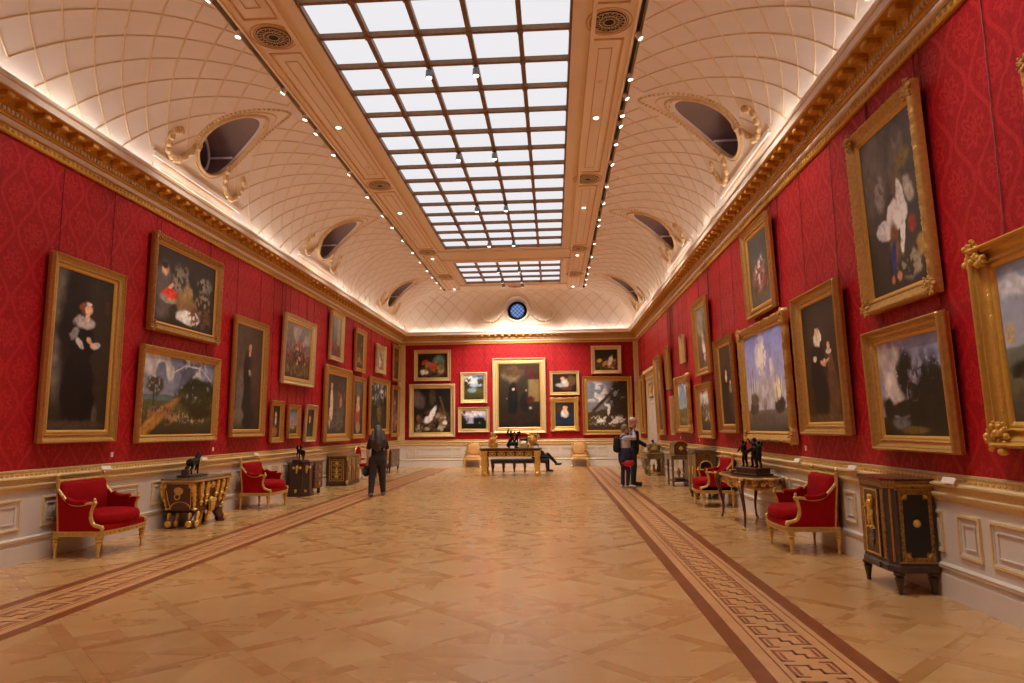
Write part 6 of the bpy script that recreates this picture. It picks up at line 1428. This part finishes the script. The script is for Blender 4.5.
# track spots along both edges of the flat ceiling
mb = MB(); mb.box(FXL + .02, FXL + .06, FY0 + .3, FY1 - .3, ZC + .055, ZC + .10); o = mb.build('lamp_track', 'black', smooth=False); o['label'] = 'long black lamp rail in the left edge of the flat ceiling'; o['category'] = 'track'
mb = MB(); mb.box(FXR - .06, FXR - .02, FY0 + .3, FY1 - .3, ZC + .055, ZC + .10); o = mb.build('lamp_track', 'black', smooth=False); o['label'] = 'long black lamp rail in the right edge of the flat ceiling'; o['category'] = 'track'
ordn = ['first', 'second', 'third', 'fourth', 'fifth', 'sixth', 'seventh', 'eighth', 'ninth', 'tenth', 'eleventh', 'twelfth', 'thirteenth', 'fourteenth', 'fifteenth', 'sixteenth', 'seventeenth', 'eighteenth', 'nineteenth', 'twentieth']
YR = [9.26, 10.41, 11.07, 11.7, 12.15, 12.95, 14.01, 15.33, 16.56, 17.88, 18.45, 20.27, 21.94, 23.35, 24.4, 25.3, 26.3]
YLF = [7.94, 8.76, 10.41, 11.38, 11.99, 12.98, 14.08, 15.53, 17.02, 18.06, 19.4, 20.8, 22.1, 23.3, 24.4, 25.3, 26.3]
EX = [-4.2, -2.2, -.4, 1.2, 3.0, 4.8, 6.4]
def track_spot(side, y_, label, aim, power, ang=70, group='spotlights on the ceiling rails'):
    x = FXL + .04 if side < 0 else FXR - .04
    root = thing('track_spotlight', label, 'light', (x, y_, ZC + .02), 0, group)
    mb = MB(); mb.cbox(0, 0, .03, .03, .09, .03); mb.tube([(0, 0, .02), (0, 0, -.01)], .010, 6); mb.build('bracket', 'grey_metal', root, smooth=False)
    a = Vector(aim).normalized(); c = Vector((0, 0, -.055)); mb = MB()
    mb.tube([tuple(c - a * .06), tuple(c - a * .045), tuple(c + a * .045), tuple(c + a * .05)], [.02, .042, .045, .045], 12); mb.build('lamp_head', 'cornice_white', root)
    mb = MB(); mb.tube([tuple(c + a * .050), tuple(c + a * .054)], [.038, .036], 12); mb.build('lens', 'lamp', root)
    lamp_spot(root, tuple(c + a * .075), aim, power, ang, .9, .04)
for side, Ys, nmS in ((-1, YLF, 'left'), (1, YR, 'right')):
    for i, y_ in enumerate(EX + Ys):
        zt = (2.2, 3.6)[i % 2]; wx_ = XL if side < 0 else XR; x = FXL if side < 0 else FXR
        k = i - len(EX)
        if k < 0:
            if i in (0, 1): continue
            lab = 'small white spotlight on the %s ceiling rail, above and behind the view' % nmS
        else: lab = '%s small spotlight along the %s ceiling rail, counted from the camera' % (ordn[k], nmS)
        yn_ = (EX + Ys)[min(i + 1, len(EX + Ys) - 1)] - (EX + Ys)[max(i - 1, 0)]
        track_spot(side, y_, lab, ((wx_ - x) * (.62, 1.0)[i % 2], .0, (0.3, 4.1)[i % 2] - ZC), TR_P * (1.35, .7 if side < 0 else 1.45)[i % 2] * min(1.3, max(.5, yn_ / 2.2)), (50, 56)[i % 2])
# spots hanging from the skylight bars
for i, (x, y_) in enumerate([(-1.85, 9.89), (-1.11, 9.89), (-1.85, 13.2), (-1.11, 13.2), (-1.85, 16.54), (-1.11, 16.54), (-1.85, 19.87), (-1.11, 19.87), (-1.85, 23.3), (-1.11, 23.3), (-1.85, 25.05), (-1.11, 25.05), (-1.85, 25.85), (-1.11, 25.85), (-1.85, 5.8), (-1.11, 5.8)]):
    pos_ = ['first', 'second', 'third', 'fourth', 'fifth', 'sixth', 'farthest'][i // 2] if i < 14 else 'out of view above'
    root = thing('skylight_spotlight', 'grey spotlight hanging from a skylight bar, %s of the %s row' % (pos_, 'left' if x < -1.5 else 'right'), 'light', (x, y_, ZC), 0, 'grey spotlights under the skylights')
    mb = MB(); mb.tube([(0, 0, 0), (0, 0, -.09)], .012, 6); mb.build('stem', 'black', root)
    d_ = Vector((0, .35 if y_ > 20 else .0, -1)).normalized(); c = Vector((0, 0, -.13)); mb = MB(); mb.tube([tuple(c - d_ * .07), tuple(c - d_ * .05), tuple(c + d_ * .06), tuple(c + d_ * .065)], [.025, .05, .055, .055], 12); mb.build('lamp_head', 'grey_metal', root)
    mb = MB(); mb.tube([tuple(c + d_ * .066), tuple(c + d_ * .07)], [.045, .042], 12); mb.build('lens', 'lamp', root)
    lamp_spot(root, tuple(c + d_ * .09), (0, .55, -.8) if y_ > 19 else (0, 0.1, -1), SK_P * (1.6 if y_ > 19 else 1), 85)

# ------------------------------------------------------------------ people
def hand(mb, w, d, up, s=1.0, curl=.5, thumb=1):
    """palm and five fingers from wrist w along d; up = back of the hand"""
    w = Vector(w); d = Vector(d).normalized(); up = Vector(up); up = (up - d * up.dot(d)).normalized(); sd = d.cross(up)
    mb.limb([tuple(w), tuple(w + d * .045 * s), tuple(w + d * .075 * s)], [.024 * s, .034 * s, .032 * s], 8)
    for k, (o, L) in enumerate(((-.027, .062), (-.009, .072), (.009, .068), (.026, .054))):
        a = w + d * .085 * s + sd * o * s; m1 = a + (d * cos(curl * .6) - up * sin(curl * .6)) * L * .5 * s; m2 = m1 + (d * cos(curl * 1.8) - up * sin(curl * 1.8)) * L * .5 * s
        mb.limb([tuple(a), tuple(m1), tuple(m2)], [.0095 * s, .009 * s, .008 * s], 7)
    a = w + d * .03 * s - sd * thumb * .028 * s; b_ = a + (d * .7 - sd * thumb * .6 - up * .3) * .04 * s; c = b_ + (d * .95 - up * .4) * .028 * s
    mb.limb([tuple(a), tuple(b_), tuple(c)], [.012 * s, .0105 * s, .009 * s], 7)
def head_mb(mb, c, f, s=1.0):
    """c centre of head, f facing direction (unit, horizontal-ish)"""
    c = Vector(c); f = Vector(f).normalized(); r = f.cross(Vector((0, 0, 1))).normalized(); u = r.cross(f)
    rot = Matrix((r, f, u)).transposed()
    mb.ball(c, (.074 * s, .092 * s, .11 * s), 16, 12, 1, rot); mb.ball(c + f * .03 * s - u * .065 * s, (.052 * s, .05 * s, .05 * s), 12, 8, 1, rot)
    mb.ball(c + f * .10 * s - u * .015 * s, (.012 * s, .02 * s, .022 * s), 8, 6, 1, rot); mb.ball(c + f * .088 * s - u * .055 * s, (.024 * s, .012 * s, .008 * s), 8, 6, 1, rot)
    for sg in (-1, 1): mb.ball(c + r * sg * .076 * s - f * .005 * s - u * .01 * s, (.012 * s, .02 * s, .03 * s), 8, 6, 1, rot)
    return c, f, r, u
def eyes(root, c, f, s=1.0):
    c = Vector(c); f = Vector(f).normalized(); r = f.cross(Vector((0, 0, 1))).normalized(); u = r.cross(f); mb = MB()
    for sg in (-1, 1): mb.ball(c + f * .082 * s + r * sg * .031 * s + u * .012 * s, .011 * s, 8, 6)
    return mb.build('eye', 'black', root)

# 1: long haired visitor, seen from behind
root = thing('person', 'long-haired person in black tee and charcoal trousers, seen from behind on the left', 'person', (-4.20, 16.1, 0), radians(200), None)
mb = MB(); head_mb(mb, (0, -.01, 1.53), (0, -1, 0), .97); mb.limb([(0, .02, 1.36), (0, .0, 1.47)], [.055, .05]); mb.limb([(0, .02, .92), (0, .0, 1.1), (0, .01, 1.30)], [.13, .11, .13], 14)
J = {1: ((.16, .01, 1.31), (.235, .06, 1.05), (.22, -.02, .83)), -1: ((-.16, .01, 1.31), (-.24, .05, 1.05), (-.24, -.02, .83))}
for sg in (1, -1):
    s_, e_, w_ = J[sg]; mb.limb([s_, e_, w_], [.045, .036, .024], 10); hand(mb, w_, (0.02 * sg, -.1, -1), (sg, 0, 0), .95, .7, sg)
    mb.limb([(sg * .09, .02, .88), (sg * .115, (.04 if sg > 0 else -.024), .48), (sg * .15, (.13 if sg > 0 else -.03), .09)], [.075, .05, .036], 10)
solid('body', mb, 'skin', root, .008, 1)
mb = MB(); mb.limb([(0, .015, .93), (0, .01, 1.08), (0, .01, 1.26), (0, .02, 1.33)], [.155, .14, .155, .10], 16); mb.limb([(-.13, .01, 1.29), (.13, .01, 1.29)], .075, 12)
for sg in (1, -1): s_, e_, w_ = J[sg]; mb.limb([s_, tuple(Vector(s_).lerp(Vector(e_), .72))], [.066, .058], 10)
solid('tee_shirt', mb, 'black_cloth', root, .012, 2)
mb = MB(); mb.limb([(0, .02, .95), (0, .02, .86)], [.15, .155], 14)
for sg, dy in ((1, .10), (-1, -.06)): mb.limb([(sg * .095, .02, .84), (sg * .12, -.0 + dy * .4, .48), (sg * .15, .03 + dy, .09)], [.118, .088, .064], 12)
solid('trousers', mb, 'char_cloth', root, .012, 2)
for sg, dy in ((1, .10), (-1, -.06)):
    mb = MB(); mb.limb([(sg * .15, .05 + dy, .05), (sg * .155, -.06 + dy, .045), (sg * .17, -.15 + dy, .035)], [.054, .05, .04], 10); solid('shoe', mb, 'shoe_grey', root, .008, 1)
mb = MB(); mb.ball((0, .03, 1.56), (.098, .10, .11), 14, 10); mb.limb([(0, .07, 1.52), (0, .11, 1.38), (0, .14, 1.22), (.01, .13, 1.10)], [.10, .115, .12, .07], 14)
for k in range(9): x = (k - 4) * .03; mb.limb([(x, .10, 1.5), (x * 1.3, .17, 1.3), (x * 1.4, .165, 1.08 + .03 * (k % 3))], [.03, .032, .014], 7)
mb.limb([(.08, .02, 1.52), (.11, .05, 1.36), (.12, .08, 1.2)], [.035, .04, .02]); mb.limb([(-.08, .02, 1.52), (-.11, .05, 1.36), (-.12, .08, 1.2)], [.035, .04, .02])
solid('hair', mb, 'hair_dark', root, .009, 1); eyes(root, (0, -.01, 1.53), (0, -1, 0))
root = thing('carried_bag', 'small dark bag hanging from the hand of the long-haired person', 'bag', (-4.20, 16.1, 0), radians(200))
mb = MB(); mb.limb([(.26, -.03, .66), (.26, -.02, .52)], [.06, .075], 10); mb.limb([(.29, .0, .62), (.28, .04, .52)], [.04, .05], 10); solid('pouch', mb, 'black_cloth', root, .01, 2)
mb = MB(); mb.tube([(.225, -.05, .72), (.235, -.05, .76), (.25, -.01, .765), (.265, .02, .72)], .008, 6); mb.build('strap', 'black', root)

# 2: visitor with raised camera
root = thing('person', 'grey-haired person with a black backpack raising a camera, navy coat tied at the waist', 'person', (1.84, 17.92, 0), radians(100))
mb = MB(); hc = (0, -.03, 1.50); hf = (0, -1, .12); head_mb(mb, hc, hf, .95); mb.limb([(0, .02, 1.32), (0, -.01, 1.42)], [.052, .048]); mb.limb([(0, .02, .9), (0, .0, 1.08), (0, .0, 1.26)], [.12, .11, .12], 14)
JA = {1: ((.15, -.0, 1.28), (.24, -.20, 1.27), (.09, -.21, 1.43)), -1: ((-.15, -.0, 1.28), (-.24, -.20, 1.27), (-.09, -.21, 1.43))}
for sg in (1, -1):
    s_, e_, w_ = JA[sg]; mb.limb([s_, e_, w_], [.045, .036, .024], 10); hand(mb, w_, (-.7 * sg, .0, .7), (sg * .3, -.6, .5), .9, 1.1, sg)
    mb.limb([(sg * .08, .02, .86), (sg * .09, .0, .46), (sg * .10, .03, .08)], [.07, .05, .036], 10)
solid('body', mb, 'skin', root, .008, 1); eyes(root, hc, hf, .95)
mb = MB(); mb.limb([(0, .0, .95), (0, .0, 1.1), (0, .01, 1.26), (0, .02, 1.30)], [.15, .145, .15, .10], 16); mb.limb([(-.12, .0, 1.27), (.12, .0, 1.27)], .07, 12)
for sg in (1, -1): s_, e_, w_ = JA[sg]; mb.limb([s_, e_, tuple(Vector(e_).lerp(Vector(w_), .85))], [.064, .054, .040], 10)
solid('shirt', mb, 'pale_cloth', root, .011, 2)
mb = MB(); mb.limb([(0, .0, 1.0), (0, .0, .84), (0, .0, .68)], [.155, .19, .18], 14); mb.limb([(-.12, .06, .92), (-.15, .10, .70), (-.12, .08, .58)], [.06, .07, .04]); mb.limb([(-.13, -.06, .96), (-.05, -.16, .86), (.0, -.17, .72)], [.05, .045, .035]); solid('tied_coat', mb, 'navy_cloth', root, .012, 2)
mb = MB(); mb.limb([(-.14, .10, .66), (-.17, -.02, .62), (-.10, -.13, .64), (.06, -.15, .64)], [.06, .085, .08, .06], 12); solid('red_pouch', mb, 'red_cloth', root, .012, 2)
mb = MB()
for sg, dy in ((1, .03), (-1, -.03)): mb.limb([(sg * .075, .02, .70), (sg * .085, dy, .44), (sg * .10, .03 + dy, .08)], [.10, .075, .058], 12)
solid('trousers', mb, 'navy_cloth', root, .012, 2)
for sg, dy in ((1, .03), (-1, -.03)):
    mb = MB(); mb.limb([(sg * .10, .05 + dy, .05), (sg * .11, -.06 + dy, .045), (sg * .12, -.15 + dy, .035)], [.048, .046, .038], 10); solid('shoe', mb, 'shoe_white', root, .008, 1)
mb = MB(); mb.ball((0, .0, 1.535), (.086, .098, .095), 14, 10); mb.ball((0, .04, 1.50), (.082, .06, .09), 12, 8); solid('hair', mb, 'hair_grey', root, .009, 1)
root = thing('backpack', 'black rucksack on the back of the person raising a camera', 'bag', (1.84, 17.92, 0), radians(100))
mb = MB(); mb.ball((0, .215, 1.10), (.14, .08, .21), 16, 10, .75); mb.ball((0, .265, 1.02), (.10, .045, .11), 12, 8, .75); mb.build('pack', 'black_cloth', root)
for sg in (-1, 1):
    mb = MB(); mb.tube(bez([(sg * .10, .16, 1.24), (sg * .11, .06, 1.345), (sg * .11, -.08, 1.31), (sg * .11, -.165, 1.2), (sg * .13, -.14, 1.03), (sg * .14, .12, .95)], 5), .014, 6); mb.build('strap', 'black', root)
root = thing('camera', 'small dark camera held to the eyes of the grey-haired person', 'camera', (1.84, 17.92, 0), radians(100))
mb = MB(); mb.bevbox(-.055, .055, -.215, -.165, 1.47, 1.535, .008); mb.build('camera_body', 'black', root, smooth=False)
mb = MB(); mb.tube([(0, -.21, 1.50), (0, -.26, 1.505)], [.026, .028], 12); mb.build('camera_lens', 'grey_metal', root)

# 3: taller visitor behind
root = thing('person', 'white-haired taller person in a black jacket standing just behind the one with the camera', 'person', (2.13, 18.62, 0), radians(80))
mb = MB(); hc = (0, -.02, 1.71); hf = (0, -1, .1); head_mb(mb, hc, hf, 1.0); mb.limb([(0, .02, 1.50), (0, .0, 1.62)], [.06, .055]); mb.limb([(0, .02, 1.02), (0, .0, 1.2), (0, .0, 1.42)], [.13, .12, .14], 14)
JB = {1: ((.18, .01, 1.44), (.25, -.10, 1.18), (.18, -.32, 1.04)), -1: ((-.18, .01, 1.44), (-.25, -.10, 1.18), (-.16, -.32, 1.08))}
for sg in (1, -1):
    s_, e_, w_ = JB[sg]; mb.limb([s_, e_, w_], [.05, .04, .028], 10); hand(mb, w_, (-.3 * sg, -1, -.1), (0, 0, 1), 1.0, .9, -sg)
    mb.limb([(sg * .09, .02, .97), (sg * .10, .0, .52), (sg * .11, .03, .09)], [.08, .055, .038], 10)
solid('body', mb, 'skin', root, .008, 1); eyes(root, hc, hf)
mb = MB(); mb.limb([(0, .01, .92), (0, .0, 1.2), (0, .01, 1.40), (0, .02, 1.46)], [.165, .165, .17, .11], 16); mb.limb([(-.14, .0, 1.43), (.14, .0, 1.43)], .08, 12)
for sg in (1, -1): s_, e_, w_ = JB[sg]; mb.limb([s_, e_, w_], [.072, .062, .046], 10)
solid('jacket', mb, 'black_cloth', root, .012, 2)
mb = MB()
for sg in (1, -1): mb.limb([(sg * .08, .02, .92), (sg * .095, 0, .5), (sg * .11, .03, .09)], [.11, .08, .062], 12)
solid('trousers', mb, 'navy_cloth', root, .012, 2)
for sg in (1, -1):
    mb = MB(); mb.limb([(sg * .11, .05, .05), (sg * .12, -.08, .045), (sg * .13, -.17, .035)], [.048, .046, .038], 10); solid('shoe', mb, 'black_cloth', root, .008, 1)
mb = MB(); mb.ball((0, .02, 1.74), (.082, .09, .085), 14, 10); solid('hair', mb, 'hair_white', root, .009, 1)

# 4: visitor seated on the bench
root = thing('person', 'person in dark clothes seated cross-legged at the right end of the long bench', 'person', (-.66, 24.72, 0), radians(90))
mb = MB(); hc = (0, -.06, 1.24); hf = (0, -1, -.1); head_mb(mb, hc, hf, .97); mb.limb([(0, .04, 1.05), (0, -.02, 1.15)], [.055, .05]); mb.limb([(0, .04, .56), (0, .06, .78), (0, .04, .98)], [.13, .12, .13], 14)
LG = {1: ((.09, .02, .54), (.07, -.44, .60), (.05, -.72, .30)), -1: ((-.09, .02, .54), (-.10, -.42, .50), (-.11, -.44, .10))}
JC = {1: ((.16, .03, .99), (.22, -.08, .76), (.10, -.28, .68)), -1: ((-.16, .03, .99), (-.22, -.08, .76), (-.08, -.28, .66))}
for sg in (1, -1):
    s_, e_, w_ = JC[sg]; mb.limb([s_, e_, w_], [.045, .036, .024], 10); hand(mb, w_, (-.3 * sg, -1, -.2), (0, 0, 1), .95, .7, -sg); mb.limb(list(LG[sg]), [.08, .052, .036], 10)
solid('body', mb, 'skin', root, .008, 1); eyes(root, hc, hf)
mb = MB(); mb.limb([(0, .03, .58), (0, .05, .78), (0, .04, .95), (0, .04, 1.01)], [.155, .15, .155, .10], 16); mb.limb([(-.13, .03, .97), (.13, .03, .97)], .072, 12)
for sg in (1, -1): s_, e_, w_ = JC[sg]; mb.limb([s_, e_, w_], [.064, .054, .040], 10)
solid('jumper', mb, 'navy_cloth', root, .012, 2)
mb = MB(); mb.limb([(-.08, .03, .555), (.08, .03, .555)], .11, 12)
for sg in (1, -1): mb.limb(list(LG[sg]), [.10, .075, .05], 12)
solid('trousers', mb, 'black_cloth', root, .012, 2)
for sg, P in ((1, ((.05, -.72, .26), (.045, -.82, .255), (.04, -.90, .27))), (-1, ((-.11, -.42, .05), (-.11, -.52, .045), (-.12, -.60, .035)))):
    mb = MB(); mb.limb(list(P), [.046, .044, .034], 10); solid('shoe', mb, 'black', root, .008, 1)
mb = MB(); mb.ball((0, -.02, 1.275), (.088, .10, .10), 14, 10); mb.limb([(0, .03, 1.24), (0, .06, 1.10)], [.08, .06]); solid('hair', mb, 'hair_dark', root, .009, 1)

# ------------------------------------------------------------------ world, camera, view
w = bpy.data.worlds.new('World'); bpy.context.scene.world = w; w.use_nodes = True
w.node_tree.nodes['Background'].inputs[0].default_value = (.02, .02, .03, 1); w.node_tree.nodes['Background'].inputs[1].default_value = 1.0
cam = bpy.data.cameras.new('camera'); co = bpy.data.objects.new('camera', cam); C.objects.link(co); bpy.context.scene.camera = co
yaw, pit, rol = .0597, .1275, -.0105
fw_ = Vector((-sin(yaw) * cos(pit), cos(yaw) * cos(pit), sin(pit))); rt = Vector((cos(yaw), sin(yaw), 0)); up = rt.cross(fw_)
r2 = rt * cos(rol) + up * sin(rol); u2 = -rt * sin(rol) + up * cos(rol)
co.matrix_world = Matrix(((r2.x, u2.x, -fw_.x, 0), (r2.y, u2.y, -fw_.y, 0), (r2.z, u2.z, -fw_.z, EYE), (0, 0, 0, 1)))
cam.sensor_width = 36; cam.lens = 676.9 / 1024 * 36; cam.clip_start = .05; cam.clip_end = 200
sc = bpy.context.scene
sc.view_settings.view_transform = 'Standard'; sc.view_settings.look = 'None'; sc.view_settings.gamma = 1; sc.view_settings.use_curve_mapping = False
sc.view_settings.exposure = 0.0
sc.cycles.max_bounces = 7; sc.cycles.diffuse_bounces = 5; sc.cycles.glossy_bounces = 3; sc.cycles.sample_clamp_indirect = 6; sc.cycles.use_denoising = True
sc.cycles.caustics_reflective = False; sc.cycles.caustics_refractive = False
